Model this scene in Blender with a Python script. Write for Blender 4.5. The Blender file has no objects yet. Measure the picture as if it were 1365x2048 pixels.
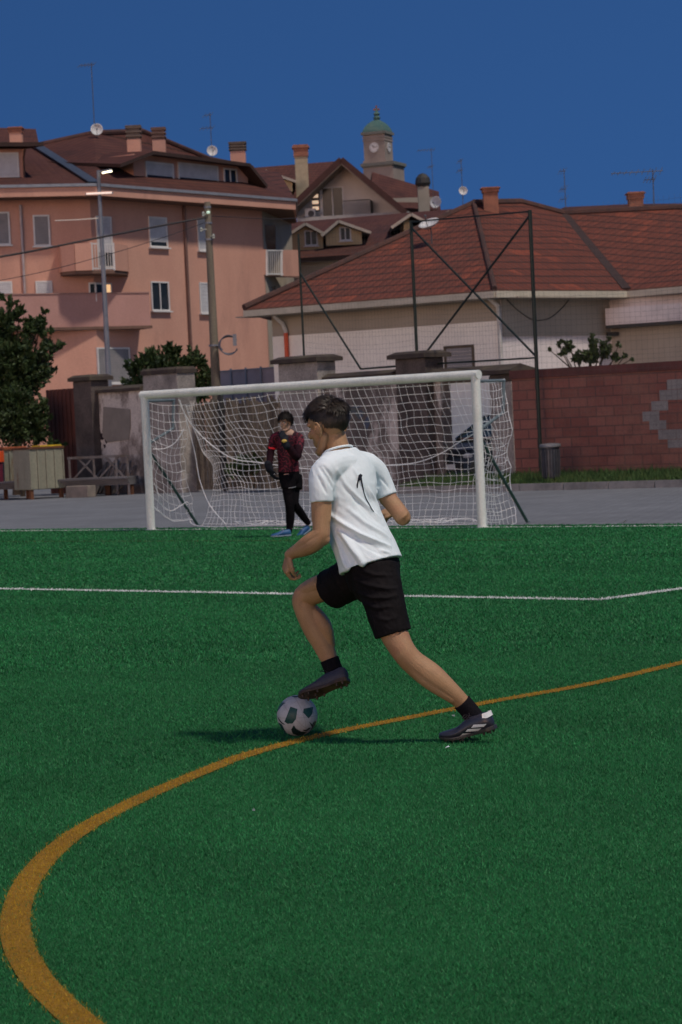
import bpy, bmesh, math, random
import numpy as np
from mathutils import Vector, Matrix, noise as mnoise
from mathutils.bvhtree import BVHTree

random.seed(7)
rng = np.random.default_rng(7)
SC = bpy.context.scene
COL = SC.collection
V = Vector

# ------------------------------------------------------------------ camera
CAM_H = 1.48
FPX, PW, PH = 4800.0, 1365.0, 2048.0
ROLL = math.radians(2.7)
PITCH = math.atan((1024 - 845) * math.cos(ROLL) / FPX)
_fwd = V((0, math.cos(PITCH), -math.sin(PITCH)))
_up0 = V((0, math.sin(PITCH), math.cos(PITCH)))
_rt0 = V((1, 0, 0))
C_UP = _up0 * math.cos(ROLL) + _rt0 * math.sin(ROLL)
C_RT = _rt0 * math.cos(ROLL) - _up0 * math.sin(ROLL)
C_LOC = V((0, 0, CAM_H))
cam_data = bpy.data.cameras.new("camera")
cam_data.sensor_fit = 'VERTICAL'
cam_data.sensor_height = 36.0
cam_data.lens = 36.0 * FPX / PH
cam_data.clip_start = 0.1
cam_data.clip_end = 6000
cam_data.dof.use_dof = True
cam_data.dof.focus_distance = 11.1
cam_data.dof.aperture_fstop = 10.0
cam = bpy.data.objects.new("camera", cam_data)
COL.objects.link(cam)
cam.matrix_world = Matrix(((C_RT.x, C_UP.x, -_fwd.x, 0), (C_RT.y, C_UP.y, -_fwd.y, 0),
                           (C_RT.z, C_UP.z, -_fwd.z, CAM_H), (0, 0, 0, 1)))
SC.camera = cam

# ------------------------------------------------------------------ sky, sun, exposure
world = bpy.data.worlds.new("World")
SC.world = world
world.use_nodes = True
world.cycles.sampling_method = 'MANUAL'
world.cycles.sample_map_resolution = 1024
wn, wl = world.node_tree.nodes, world.node_tree.links
wn.clear()
w_out = wn.new("ShaderNodeOutputWorld")
w_bg = wn.new("ShaderNodeBackground")
w_sky = wn.new("ShaderNodeTexSky")
w_sky.sky_type = 'NISHITA'
w_sky.sun_disc = False
w_sky.sun_elevation = math.radians(6.0)
w_sky.sun_rotation = math.radians(205)
w_sky.altitude = 0
w_sky.air_density = 1.0
w_sky.dust_density = 2.5
w_sky.ozone_density = 6.0
w_tc, w_add = wn.new("ShaderNodeTexCoord"), wn.new("ShaderNodeVectorMath")     # dusk sky without a glowing horizon band
w_add.operation = 'ADD'                                # afterglow stays in the west behind the camera, the east is plain blue
w_sep, w_mr, w_cmb = wn.new("ShaderNodeSeparateXYZ"), wn.new("ShaderNodeMapRange"), wn.new("ShaderNodeCombineXYZ")
w_mr.interpolation_type = 'SMOOTHSTEP'
for _i, _v in ((1, -0.35), (2, 0.35), (3, 0.02), (4, 0.5)): w_mr.inputs[_i].default_value = _v
wl.new(w_tc.outputs["Generated"], w_sep.inputs[0]); wl.new(w_sep.outputs[1], w_mr.inputs[0]); wl.new(w_mr.outputs[0], w_cmb.inputs[2]); wl.new(w_cmb.outputs[0], w_add.inputs[1])
w_nrm = wn.new("ShaderNodeVectorMath"); w_nrm.operation = 'NORMALIZE'
wl.new(w_tc.outputs["Generated"], w_add.inputs[0]); wl.new(w_add.outputs[0], w_nrm.inputs[0]); wl.new(w_nrm.outputs[0], w_sky.inputs["Vector"])
w_tint = wn.new("ShaderNodeMix"); w_tint.data_type = 'RGBA'; w_tint.blend_type = 'MULTIPLY'; w_tint.inputs[0].default_value = 1.0
w_tc2 = wn.new("ShaderNodeMix"); w_tc2.data_type = 'RGBA'                   # peach afterglow in the west, violet blue in the east
w_tc2.inputs[6].default_value = (4.6, 2.9, 2.3, 1); w_tc2.inputs[7].default_value = (1.04, 0.65, 1.04, 1)
wl.new(w_mr.outputs[0], w_tc2.inputs[0]); wl.new(w_tc2.outputs[2], w_tint.inputs[7])
wl.new(w_sky.outputs[0], w_tint.inputs[6]); wl.new(w_tint.outputs[2], w_bg.inputs[0])
wl.new(w_bg.outputs[0], w_out.inputs[0])
w_bg.inputs[1].default_value = 0.085
sun_data = bpy.data.lights.new("sun", 'SUN')
sun_data.energy = 2.4
sun_data.angle = math.radians(5)
sun_data.color = (1.0, 0.9, 0.78)
sun = bpy.data.objects.new("sun", sun_data)
COL.objects.link(sun)
SUN_AZ, SUN_EL = math.radians(-36), math.radians(60)     # azimuth measured from +X
_sd = V((math.cos(SUN_AZ) * math.cos(SUN_EL), math.sin(SUN_AZ) * math.cos(SUN_EL), math.sin(SUN_EL)))
sun.rotation_euler = _sd.to_track_quat('Z', 'Y').to_euler()
SC.view_settings.view_transform = 'Standard'
SC.view_settings.look = 'None'
SC.view_settings.exposure = 0.03
SC.view_settings.gamma = 1.0
SC.cycles.use_denoising = True
SC.cycles.max_bounces = 5
SC.cycles.sample_clamp_indirect = 2.0

# ------------------------------------------------------------------ picture <-> place
def ray(px, py):
    return _fwd * FPX + C_RT * (px - PW / 2) - C_UP * (py - PH / 2)
def at(px, py, D):
    d = ray(px, py)
    return C_LOC + d * (D / d.y)
def gnd(px, py, z=0.0):
    d = ray(px, py)
    return C_LOC + d * ((z - CAM_H) / d.z)
def proj(p):
    d = V(p) - C_LOC
    w = d.dot(_fwd)
    return (PW / 2 + FPX * d.dot(C_RT) / w, PH / 2 - FPX * d.dot(C_UP) / w)

# ------------------------------------------------------------------ scene helpers
def tag(o, label=None, cat=None, group=None, kind=None):
    if label: o["label"] = label
    if cat: o["category"] = cat
    if group: o["group"] = group
    if kind: o["kind"] = kind
    return o
def link_parent(o, parent):
    if parent is not None:
        o.parent = parent
        o.matrix_parent_inverse = parent_world(parent).inverted()
def parent_world(p):
    return p.matrix_basis.copy() if p.parent is None else parent_world(p.parent) @ p.matrix_parent_inverse @ p.matrix_basis
def thing(name, loc, label, cat, group=None):
    o = bpy.data.objects.new(name, None)
    o.empty_display_size = 0.2
    COL.objects.link(o)
    o.location = loc
    return tag(o, label, cat, group)
def copy_thing(root, loc, label=None, group=None, rz=0.0, scale=None):
    r = root.copy(); COL.objects.link(r); r.location = loc
    if rz: r.rotation_euler.z = rz
    if scale: r.scale = (scale,) * 3
    if label: r["label"] = label
    if group: r["group"] = group
    for ch in list(root.children):
        c = ch.copy(); COL.objects.link(c); c.parent = r; c.matrix_parent_inverse = ch.matrix_parent_inverse.copy()
        for g in list(ch.children):
            d = g.copy(); COL.objects.link(d); d.parent = c; d.matrix_parent_inverse = g.matrix_parent_inverse.copy()
    return r

class MB:
    """collects shapes in place coordinates and links them as one mesh"""
    def __init__(self): self.v = []; self.f = []; self.m = []; self.uv = {}
    def add(self, vs, fs, mi=0, uvs=None):
        b = len(self.v)
        self.v += [tuple(x) for x in vs]
        for i, f in enumerate(fs):
            if uvs: self.uv[len(self.f)] = uvs[i]
            self.f.append(tuple(b + k for k in f)); self.m.append(mi)
        return self
    def box(self, c, s, rz=0.0, mi=0, R=None):
        M_ = R if R is not None else Matrix.Rotation(rz, 3, 'Z')
        c = V(c)
        vs = [c + M_ @ V((x * s[0] / 2, y * s[1] / 2, z * s[2] / 2)) for x in (-1, 1) for y in (-1, 1) for z in (-1, 1)]
        return self.add(vs, [(0, 1, 3, 2), (4, 6, 7, 5), (0, 4, 5, 1), (2, 3, 7, 6), (0, 2, 6, 4), (1, 5, 7, 3)], mi)
    def hexa(self, a, b, mi=0):
        """two matching loops (same winding) joined and capped"""
        n = len(a)
        fs = [tuple(range(n))[::-1], tuple(range(n, 2 * n))] + [(i, (i + 1) % n, n + (i + 1) % n, n + i) for i in range(n)]
        return self.add(list(a) + list(b), fs, mi)
    def bar(self, a, b, w, h=None, mi=0, up=V((0, 0, 1))):
        a, b = V(a), V(b); h = h or w
        t = (b - a).normalized(); s = t.cross(up)
        if s.length < 1e-4: s = t.cross(V((1, 0, 0)))
        s.normalize(); u = s.cross(t)
        L = lambda p: [p + s * (x * w / 2) + u * (y * h / 2) for x, y in ((-1, -1), (1, -1), (1, 1), (-1, 1))]
        return self.hexa(L(a), L(b), mi)
    def tube(self, pts, r, n=8, mi=0, cap=True, sides=None, sub=0, r2=None, dome=False):
        """tube along points; r = number or list; r2 = second radius list (along the binormal); sides = axis of r per point"""
        pts = [V(p) for p in pts]
        k = len(pts)
        rs = list(r) if hasattr(r, '__len__') else [r] * k
        r2s = (list(r2) if hasattr(r2, '__len__') else [r2] * k) if r2 is not None else rs[:]
        sd = None
        if sides is not None:
            sd = [V(s) for s in sides] if hasattr(sides[0], '__len__') else [V(sides)] * k
        if sub and k > 2:
            def cr(a, b, c, d, t): return 0.5 * ((2 * b) + (c - a) * t + (2 * a - 5 * b + 4 * c - d) * t * t + (3 * b - a - 3 * c + d) * t ** 3)
            def rs_(arr):
                o = []
                for i in range(k - 1):
                    a, b, c, d = arr[max(i - 1, 0)], arr[i], arr[i + 1], arr[min(i + 2, k - 1)]
                    for j in range(sub): o.append(cr(a, b, c, d, j / sub))
                o.append(arr[-1]); return o
            pts, rs, r2s = rs_(pts), rs_(rs), rs_(r2s)
            if sd: sd = rs_(sd)
            k = len(pts)
        if dome:
            t0 = (pts[0] - pts[1]).normalized(); t1 = (pts[-1] - pts[-2]).normalized()
            h0, h1 = min(rs[0], r2s[0]), min(rs[-1], r2s[-1])
            def ext(p, t, a, b, h): return [(p + t * (h * math.sin(q)), a * math.cos(q), b * math.cos(q)) for q in (0.45, 0.9, 1.25, 1.5)]
            e0 = ext(pts[0], t0, rs[0], r2s[0], h0)[::-1]; e1 = ext(pts[-1], t1, rs[-1], r2s[-1], h1)
            pts = [e[0] for e in e0] + pts + [e[0] for e in e1]
            rs = [e[1] for e in e0] + rs + [e[1] for e in e1]
            r2s = [e[2] for e in e0] + r2s + [e[2] for e in e1]
            if sd: sd = [sd[0]] * 4 + sd + [sd[-1]] * 4
            k = len(pts)
        vs = []; prev = None
        for i, p in enumerate(pts):
            t = (pts[min(i + 1, k - 1)] - pts[max(i - 1, 0)]).normalized()
            if sd: s = sd[i] - t * sd[i].dot(t)
            elif prev is not None: s = prev - t * prev.dot(t)
            else:
                s = t.cross(V((0, 0, 1)))
                if s.length < 0.05: s = t.cross(V((1, 0, 0)))
            if s.length < 1e-6: s = t.orthogonal()
            s.normalize(); prev = s; u = t.cross(s)
            for j in range(n):
                a = 2 * math.pi * j / n
                vs.append(p + s * (math.cos(a) * rs[i]) + u * (math.sin(a) * r2s[i]))
        fs = [(i * n + j, i * n + (j + 1) % n, (i + 1) * n + (j + 1) % n, (i + 1) * n + j) for i in range(k - 1) for j in range(n)]
        if cap: fs += [tuple(range(n))[::-1], tuple(range((k - 1) * n, k * n))]
        return self.add(vs, fs, mi)
    def ell(self, c, r, R=None, n=14, m=10, mi=0):
        R = R or Matrix.Identity(3); c = V(c)
        r = (r, r, r) if not hasattr(r, '__len__') else r
        vs = [c + R @ V((0, 0, r[2]))]
        for i in range(1, m):
            a = math.pi * i / m
            for j in range(n):
                b = 2 * math.pi * j / n
                vs.append(c + R @ V((r[0] * math.sin(a) * math.cos(b), r[1] * math.sin(a) * math.sin(b), r[2] * math.cos(a))))
        vs.append(c + R @ V((0, 0, -r[2])))
        fs = [(0, 1 + j, 1 + (j + 1) % n) for j in range(n)]
        for i in range(m - 2):
            fs += [(1 + i * n + j, 1 + (i + 1) * n + j, 1 + (i + 1) * n + (j + 1) % n, 1 + i * n + (j + 1) % n) for j in range(n)]
        L = len(vs) - 1; o = 1 + (m - 2) * n
        fs += [(L, o + (j + 1) % n, o + j) for j in range(n)]
        return self.add(vs, fs, mi)
    def lathe(self, base, prof, n=16, axis=V((0, 0, 1)), mi=0):
        pts = [V(base) + axis * z for _, z in prof]
        ax = axis.normalized(); s = ax.orthogonal().normalized(); u = ax.cross(s); vs = []
        for (r, z) in prof:
            p = V(base) + ax * z
            for j in range(n):
                a = 2 * math.pi * j / n
                vs.append(p + s * (r * math.cos(a)) + u * (r * math.sin(a)))
        k = len(prof)
        fs = [(i * n + j, i * n + (j + 1) % n, (i + 1) * n + (j + 1) % n, (i + 1) * n + j) for i in range(k - 1) for j in range(n)]
        fs += [tuple(range(n))[::-1], tuple(range((k - 1) * n, k * n))]
        return self.add(vs, fs, mi)
    def mesh(self, name):
        me = bpy.data.meshes.new(name)
        me.from_pydata(self.v, [], self.f)
        return me
    def build(self, name, mats, parent=None, smooth=False, bevel=0.0, fixn=True):
        me = self.mesh(name)
        if not isinstance(mats, (list, tuple)): mats = [mats]
        for m in mats: me.materials.append(m)
        if len(mats) > 1: me.polygons.foreach_set("material_index", self.m)
        if self.uv:
            uvl = me.uv_layers.new(name="UVMap")
            for fi, uvs in self.uv.items():
                for li, uvc in zip(me.polygons[fi].loop_indices, uvs): uvl.data[li].uv = uvc
        if fixn and not self.uv:
            bm = bmesh.new(); bm.from_mesh(me); bmesh.ops.recalc_face_normals(bm, faces=bm.faces); bm.to_mesh(me); bm.free()
        if smooth: me.polygons.foreach_set("use_smooth", [True] * len(me.polygons))
        me.update()
        o = bpy.data.objects.new(name, me)
        COL.objects.link(o)
        if bevel:
            b = o.modifiers.new("bevel", 'BEVEL'); b.width = bevel; b.segments = 2; b.limit_method = 'ANGLE'
        link_parent(o, parent)
        return o

def fuse(mb, voxel, smooth=4, disp=None):
    """voxel union of all shapes in mb -> MB-like raw mesh datablock"""
    me = mb.mesh("tmp"); o = bpy.data.objects.new("tmp", me); COL.objects.link(o)
    bm = bmesh.new(); bm.from_mesh(me); bmesh.ops.recalc_face_normals(bm, faces=bm.faces); bm.to_mesh(me); bm.free()
    r = o.modifiers.new("r", 'REMESH'); r.mode = 'VOXEL'; r.voxel_size = voxel; r.adaptivity = 0
    if smooth:
        s = o.modifiers.new("s", 'SMOOTH'); s.factor = 0.5; s.iterations = smooth
    dg = bpy.context.evaluated_depsgraph_get(); dg.update()
    out = bpy.data.meshes.new_from_object(o.evaluated_get(dg))
    bpy.data.objects.remove(o); bpy.data.meshes.remove(me)
    out.polygons.foreach_set("use_smooth", [True] * len(out.polygons))
    return out
def obj_from(me, name, mats, parent=None):
    me.name = name
    me.materials.clear()
    for m in (mats if isinstance(mats, (list, tuple)) else [mats]): me.materials.append(m)
    o = bpy.data.objects.new(name, me); COL.objects.link(o); link_parent(o, parent)
    return o

# ------------------------------------------------------------------ materials
def new_mat(name):
    m = bpy.data.materials.new(name); m.use_nodes = True
    nt = m.node_tree; nt.nodes.clear()
    out = nt.nodes.new("ShaderNodeOutputMaterial"); b = nt.nodes.new("ShaderNodeBsdfPrincipled")
    nt.links.new(b.outputs[0], out.inputs[0])
    return m, nt, b
def N(nt, t, **kw):
    n = nt.nodes.new("ShaderNode" + t)
    for k, v in kw.items(): setattr(n, k, v)
    return n
def math_n(nt, op, a, b=None, c=None):
    n = N(nt, "Math", operation=op)
    for i, x in enumerate((a, b, c)):
        if x is None: continue
        if isinstance(x, (int, float)): n.inputs[i].default_value = x
        else: nt.links.new(x, n.inputs[i])
    return n.outputs[0]
def mixc(nt, fac, a, b, mode='MIX'):
    n = N(nt, "Mix", data_type='RGBA', blend_type=mode)
    if isinstance(fac, (int, float)): n.inputs[0].default_value = fac
    else: nt.links.new(fac, n.inputs[0])
    for i, x in ((6, a), (7, b)):
        if isinstance(x, (tuple, list)): n.inputs[i].default_value = (*x[:3], 1)
        else: nt.links.new(x, n.inputs[i])
    return n.outputs[2]
def ramp(nt, fac, lo, hi):
    n = N(nt, "MapRange"); n.inputs[1].default_value = lo; n.inputs[2].default_value = hi
    nt.links.new(fac, n.inputs[0]); return n.outputs[0]
def noise_n(nt, co, scale, detail=4, rough=0.6, sx=None):
    n = N(nt, "TexNoise"); n.inputs["Scale"].default_value = scale; n.inputs["Detail"].default_value = detail
    n.inputs["Roughness"].default_value = rough
    if sx is not None:
        mp = N(nt, "Mapping"); mp.inputs["Scale"].default_value = sx
        nt.links.new(co, mp.inputs[0]); co = mp.outputs[0]
    nt.links.new(co, n.inputs["Vector"]); return n.outputs[0]
def M(name, col, rough=0.7, col2=None, scale=3.0, lo=0.4, hi=0.65, fine=0.12, fscale=60.0, bump=0.0, bscale=60.0, spec=0.3, metal=0.0, sx=None, col3=None, scale3=1.0, lo3=.5, hi3=.7):
    """base colour with a patchy second colour (wear, dirt), fine mottling and relief"""
    m, nt, b = new_mat(name)
    co = N(nt, "TexCoord").outputs["Object"]
    c = (*col, 1)
    if col2 is None: col2 = tuple(x * 0.8 for x in col)
    f = ramp(nt, noise_n(nt, co, scale, 5, 0.6, sx), lo, hi)
    cc = mixc(nt, f, col, col2)
    if col3 is not None:
        cc = mixc(nt, ramp(nt, noise_n(nt, co, scale3, 6, 0.65, sx), lo3, hi3), cc, col3)
    if fine:
        g = ramp(nt, noise_n(nt, co, fscale, 3, 0.6), 0.3, 0.7)
        v = N(nt, "HueSaturation"); nt.links.new(cc, v.inputs["Color"])
        nt.links.new(math_n(nt, 'ADD', math_n(nt, 'MULTIPLY', g, 2 * fine), 1 - fine), v.inputs["Value"]); cc = v.outputs[0]
    nt.links.new(cc, b.inputs["Base Color"])
    b.inputs["Roughness"].default_value = rough
    b.inputs["Specular IOR Level"].default_value = spec
    b.inputs["Metallic"].default_value = metal
    if bump:
        bn = N(nt, "Bump"); bn.inputs["Strength"].default_value = min(1, bump); bn.inputs["Distance"].default_value = 0.01 * max(1, bump)
        nt.links.new(noise_n(nt, co, bscale, 4, 0.6), bn.inputs["Height"]); nt.links.new(bn.outputs[0], b.inputs["Normal"])
    return m
def emit_mat(name, col, s):
    m, nt, b = new_mat(name)
    b.inputs["Base Color"].default_value = (*col, 1)
    b.inputs["Emission Color"].default_value = (*col, 1); b.inputs["Emission Strength"].default_value = s
    return m
def glass_mat(name, col=(0.02, 0.025, 0.03), rough=0.08):
    return M(name, col, rough, fine=0, spec=0.6)
def tile_mat(name, cols, tw=0.22, th=0.36, relief=1.0):
    """clay barrel tiles from face UVs in metres (u along the eave, v up the slope)"""
    m, nt, b = new_mat(name)
    uv = N(nt, "UVMap"); uv.uv_map = "UVMap"
    sp = N(nt, "SeparateXYZ"); nt.links.new(uv.outputs[0], sp.inputs[0])
    wob = noise_n(nt, uv.outputs[0], 1.2, 3, 0.6)
    u = math_n(nt, 'ADD', sp.outputs[0], math_n(nt, 'MULTIPLY', wob, 0.12)); v = math_n(nt, 'ADD', sp.outputs[1], math_n(nt, 'MULTIPLY', wob, 0.14))
    us, vs = math_n(nt, 'DIVIDE', u, tw), math_n(nt, 'DIVIDE', v, th)
    cell = N(nt, "CombineXYZ"); nt.links.new(math_n(nt, 'FLOOR', us), cell.inputs[0]); nt.links.new(math_n(nt, 'FLOOR', vs), cell.inputs[1])
    wnz = N(nt, "TexWhiteNoise", noise_dimensions='2D'); nt.links.new(cell.outputs[0], wnz.inputs[0])
    r = N(nt, "ValToRGB"); r.color_ramp.interpolation = 'LINEAR'
    els = r.color_ramp.elements; els[0].color = (*cols[0], 1); els[-1].color = (*cols[-1], 1)
    for i, c in enumerate(cols[1:-1]):
        e = els.new((i + 1) / (len(cols) - 1)); e.color = (*c, 1)
    patch = ramp(nt, noise_n(nt, uv.outputs[0], 0.55, 5, 0.65), 0.3, 0.72)
    nt.links.new(math_n(nt, 'ADD', math_n(nt, 'MULTIPLY', wnz.outputs[0], 0.25), math_n(nt, 'MULTIPLY', patch, 0.72)), r.inputs[0])
    lich = ramp(nt, noise_n(nt, uv.outputs[0], 2.2, 6, 0.7), 0.55, 0.75)
    cc = mixc(nt, math_n(nt, 'MULTIPLY', lich, 0.45), r.outputs[0], (0.055, 0.05, 0.04))
    nt.links.new(cc, b.inputs["Base Color"]); b.inputs["Roughness"].default_value = 0.85; b.inputs["Specular IOR Level"].default_value = 0.2
    barrel = math_n(nt, 'ABSOLUTE', math_n(nt, 'SINE', math_n(nt, 'MULTIPLY', us, math.pi)))
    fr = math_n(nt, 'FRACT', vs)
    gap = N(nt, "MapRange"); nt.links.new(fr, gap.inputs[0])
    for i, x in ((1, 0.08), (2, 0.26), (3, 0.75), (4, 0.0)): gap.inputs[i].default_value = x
    nt.links.new(mixc(nt, gap.outputs[0], cc, (0.022, 0.017, 0.015)), b.inputs["Base Color"])      # joint and shade under each course, painted in as a dark band
    hgt = math_n(nt, 'ADD', math_n(nt, 'MULTIPLY', barrel, 0.22), math_n(nt, 'SUBTRACT', 1.0, fr))
    bn = N(nt, "Bump"); bn.inputs["Strength"].default_value = 1.0; bn.inputs["Distance"].default_value = 0.09 * relief
    nt.links.new(hgt, bn.inputs["Height"]); nt.links.new(bn.outputs[0], b.inputs["Normal"])
    return m
# ================================================================== THE SETTING: ground, pitch, paving
GL, GR = gnd(303, 1060), gnd(965, 1055)
GDIR = (GR - GL); GOAL_W = GDIR.length; GDIR.normalize()
GBACK = V((-GDIR.y, GDIR.x, 0))                      # away from the pitch
def pitch_pt(s, t, z=0): return GL + GDIR * s + GBACK * t + V((0, 0, z))

m_ground = M("earth", (0.07, 0.065, 0.05), 0.95, (0.05, 0.05, 0.035), 0.4)
MB().add([(-900, -300, -0.03), (900, -300, -0.03), (900, 1800, -0.03), (-900, 1800, -0.03)], [(0, 1, 2, 3)]).build("ground", m_ground).__setitem__("kind", "structure")

# paved yard behind the goal: worn asphalt with faint paving joints
def paving_mat():
    m, nt, b = new_mat("worn_paving")
    co = N(nt, "TexCoord").outputs["Object"]
    mp = N(nt, "Mapping"); mp.inputs["Rotation"].default_value = (0, 0, math.atan2(GDIR.y, GDIR.x) + 0.2)
    nt.links.new(co, mp.inputs[0])
    br = N(nt, "TexBrick"); br.inputs["Scale"].default_value = 1.0
    br.inputs["Brick Width"].default_value = 0.24; br.inputs["Row Height"].default_value = 0.12
    br.inputs["Mortar Size"].default_value = 0.012; br.inputs["Mortar Smooth"].default_value = 0.4; br.inputs["Bias"].default_value = 0.1
    br.inputs["Color1"].default_value = (0.165, 0.172, 0.19, 1); br.inputs["Color2"].default_value = (0.205, 0.212, 0.232, 1); br.inputs["Mortar"].default_value = (0.11, 0.115, 0.125, 1)
    nt.links.new(mp.outputs[0], br.inputs[0])
    st = ramp(nt, noise_n(nt, co, 0.6, 6, 0.68), 0.42, 0.7)
    c = mixc(nt, math_n(nt, 'MULTIPLY', st, 0.55), br.outputs[0], (0.10, 0.105, 0.115))
    sp = ramp(nt, noise_n(nt, co, 5.0, 5, 0.7), 0.6, 0.72)
    c = mixc(nt, math_n(nt, 'MULTIPLY', sp, 0.5), c, (0.27, 0.27, 0.275))
    nt.links.new(c, b.inputs["Base Color"]); b.inputs["Roughness"].default_value = 0.85; b.inputs["Specular IOR Level"].default_value = 0.25
    bn = N(nt, "Bump"); bn.inputs["Distance"].default_value = 0.006
    nt.links.new(br.outputs[1], bn.inputs["Height"]); bn.invert = True
    nt.links.new(bn.outputs[0], b.inputs["Normal"])
    return m
yard = MB().add([pitch_pt(-60, 0.2, -0.008), pitch_pt(60, 0.2, -0.008), pitch_pt(60, 60, -0.008), pitch_pt(-60, 60, -0.008)], [(0, 1, 2, 3)]).build("paved_yard", paving_mat())
tag(yard, kind="structure")

# artificial turf: backing sheet and blades
def turf_mat(name, a, c, base, rough=0.55):
    m, nt, b = new_mat(name)
    at_ = N(nt, "Attribute"); at_.attribute_name = "shade"
    co = N(nt, "TexCoord").outputs["Object"]
    big = ramp(nt, noise_n(nt, co, 0.45, 6, 0.7, (1, 0.45, 1)), 0.25, 0.75)
    rot = N(nt, "Mapping"); rot.inputs["Rotation"].default_value = (0, 0, -math.atan2(GDIR.y, GDIR.x)); nt.links.new(co, rot.inputs[0])
    brush = ramp(nt, noise_n(nt, rot.outputs[0], 1.0, 3, 0.5, (0.25, 1.6, 1)), 0.35, 0.65)           # brushed lanes of the pile
    big = math_n(nt, 'ADD', math_n(nt, 'MULTIPLY', big, 0.7), math_n(nt, 'MULTIPLY', brush, 0.3))
    f = math_n(nt, 'ADD', math_n(nt, 'MULTIPLY', at_.outputs["Fac"], 0.75), math_n(nt, 'SUBTRACT', math_n(nt, 'MULTIPLY', big, 0.75), 0.25))
    nt.links.new(mixc(nt, f, a, c), b.inputs["Base Color"])
    b.inputs["Roughness"].default_value = rough; b.inputs["Specular IOR Level"].default_value = 0.25
    return m
m_turf = turf_mat("turf_blades", (0.010, 0.102, 0.028), (0.034, 0.275, 0.082), 0)
m_yel = turf_mat("yellow_turf", (0.26, 0.150, 0.006), (0.64, 0.40, 0.02), 0)
m_wht = turf_mat("white_turf", (0.7, 0.72, 0.70), (0.88, 0.9, 0.88), 0)
m_back = M("turf_backing", (0.012, 0.085, 0.024), 0.9, (0.019, 0.115, 0.034), 0.7, fine=0.4, fscale=90, bump=1, bscale=70)
m_backy = M("yellow_backing", (0.26, 0.13, 0.012), 0.9, fine=0.3, fscale=90)
m_backw = M("white_backing", (0.5, 0.52, 0.5), 0.9, fine=0.3, fscale=90)
pitch = MB().add([pitch_pt(-60, 0.5), pitch_pt(60, 0.5), pitch_pt(60, -80), pitch_pt(-60, -80)], [(0, 3, 2, 1)]).build("pitch", m_back)
tag(pitch, kind="structure")

arc_px = [(1800, 1226), (1640, 1262), (1500, 1294), (1365, 1326), (1180, 1369), (980, 1405), (800, 1440), (650, 1470), (500, 1509), (400, 1547), (280, 1599), (170, 1657), (100, 1711), (58, 1762), (38, 1806), (31, 1850), (40, 1900), (75, 1960), (112, 2000), (165, 2048), (250, 2110), (380, 2175), (620, 2250), (950, 2310)]
def dense(px, k=10, smooth=True):
    P = [gnd(*p) for p in px]; o = []
    for i in range(len(P) - 1):
        a, b, c, d = P[max(i - 1, 0)], P[i], P[i + 1], P[min(i + 2, len(P) - 1)]
        for j in range(k):
            t = j / k
            o.append(0.5 * ((2 * b) + (c - a) * t + (2 * a - 5 * b + 4 * c - d) * t * t + (3 * b - a - 3 * c + d) * t ** 3) if smooth else b.lerp(c, t))
    return np.array([(p.x, p.y) for p in o + [P[-1]]])
kp = gnd(1200, 1200)
la = gnd(0, 1178); lb = gnd(1365, 1177.5)
def ext(a, b, k): return a + (b - a).normalized() * k
W2 = lambda *ps: np.array([(p.x, p.y) for p in ps])
lines = [("yellow_circle_line", dense(arc_px, 6), 0.092, m_yel, m_backy),
         ("white_area_line", np.concatenate([np.linspace(W2(ext(kp, la, 22))[0], W2(kp)[0], 60), np.linspace(W2(kp)[0], W2(ext(kp, lb, 15.5))[0], 40)]), 0.125, m_wht, m_backw),
         ("white_goal_line", W2(*[pitch_pt(s, 0.0) for s in np.linspace(-30, 30, 80)]), 0.09, m_wht, m_backw),
         ("faded_yellow_line", W2(*[pitch_pt(s, -2.6) for s in np.linspace(-1.5, 9.0, 40)]), 0.07, turf_mat("faded_yellow_turf", (0.03, 0.085, 0.02), (0.10, 0.13, 0.03), 0), M("faded_backing", (0.05, 0.08, 0.02), 0.9))]
def dist_poly(P, L):
    d = np.full(len(P), 1e9)
    lo, hi = L.min(0) - 0.3, L.max(0) + 0.3
    idx = np.where((P[:, 0] > lo[0]) & (P[:, 0] < hi[0]) & (P[:, 1] > lo[1]) & (P[:, 1] < hi[1]))[0]
    Q = P[idx]; dd = np.full(len(Q), 1e9)
    for a, b in zip(L[:-1], L[1:]):
        ab = b - a; t = np.clip(((Q - a) @ ab) / (ab @ ab + 1e-12), 0, 1)
        dd = np.minimum(dd, np.hypot(*(Q - a - t[:, None] * ab).T))
    d[idx] = dd
    return d
for nm, L, w, mb_, bk in lines:                       # painted backing under the coloured blades
    T = np.gradient(L, axis=0); T /= np.linalg.norm(T, axis=1)[:, None] + 1e-9
    Nn = np.stack([-T[:, 1], T[:, 0]], 1) * w / 2
    vs = [(*p, 0.004) for p in L - Nn] + [(*p, 0.004) for p in L + Nn]; k = len(L)
    o = MB().add(vs, [(i, i + 1, k + i + 1, k + i) for i in range(k - 1)]).build(nm, [bk, mb_])
    tag(o, kind="structure")

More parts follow.
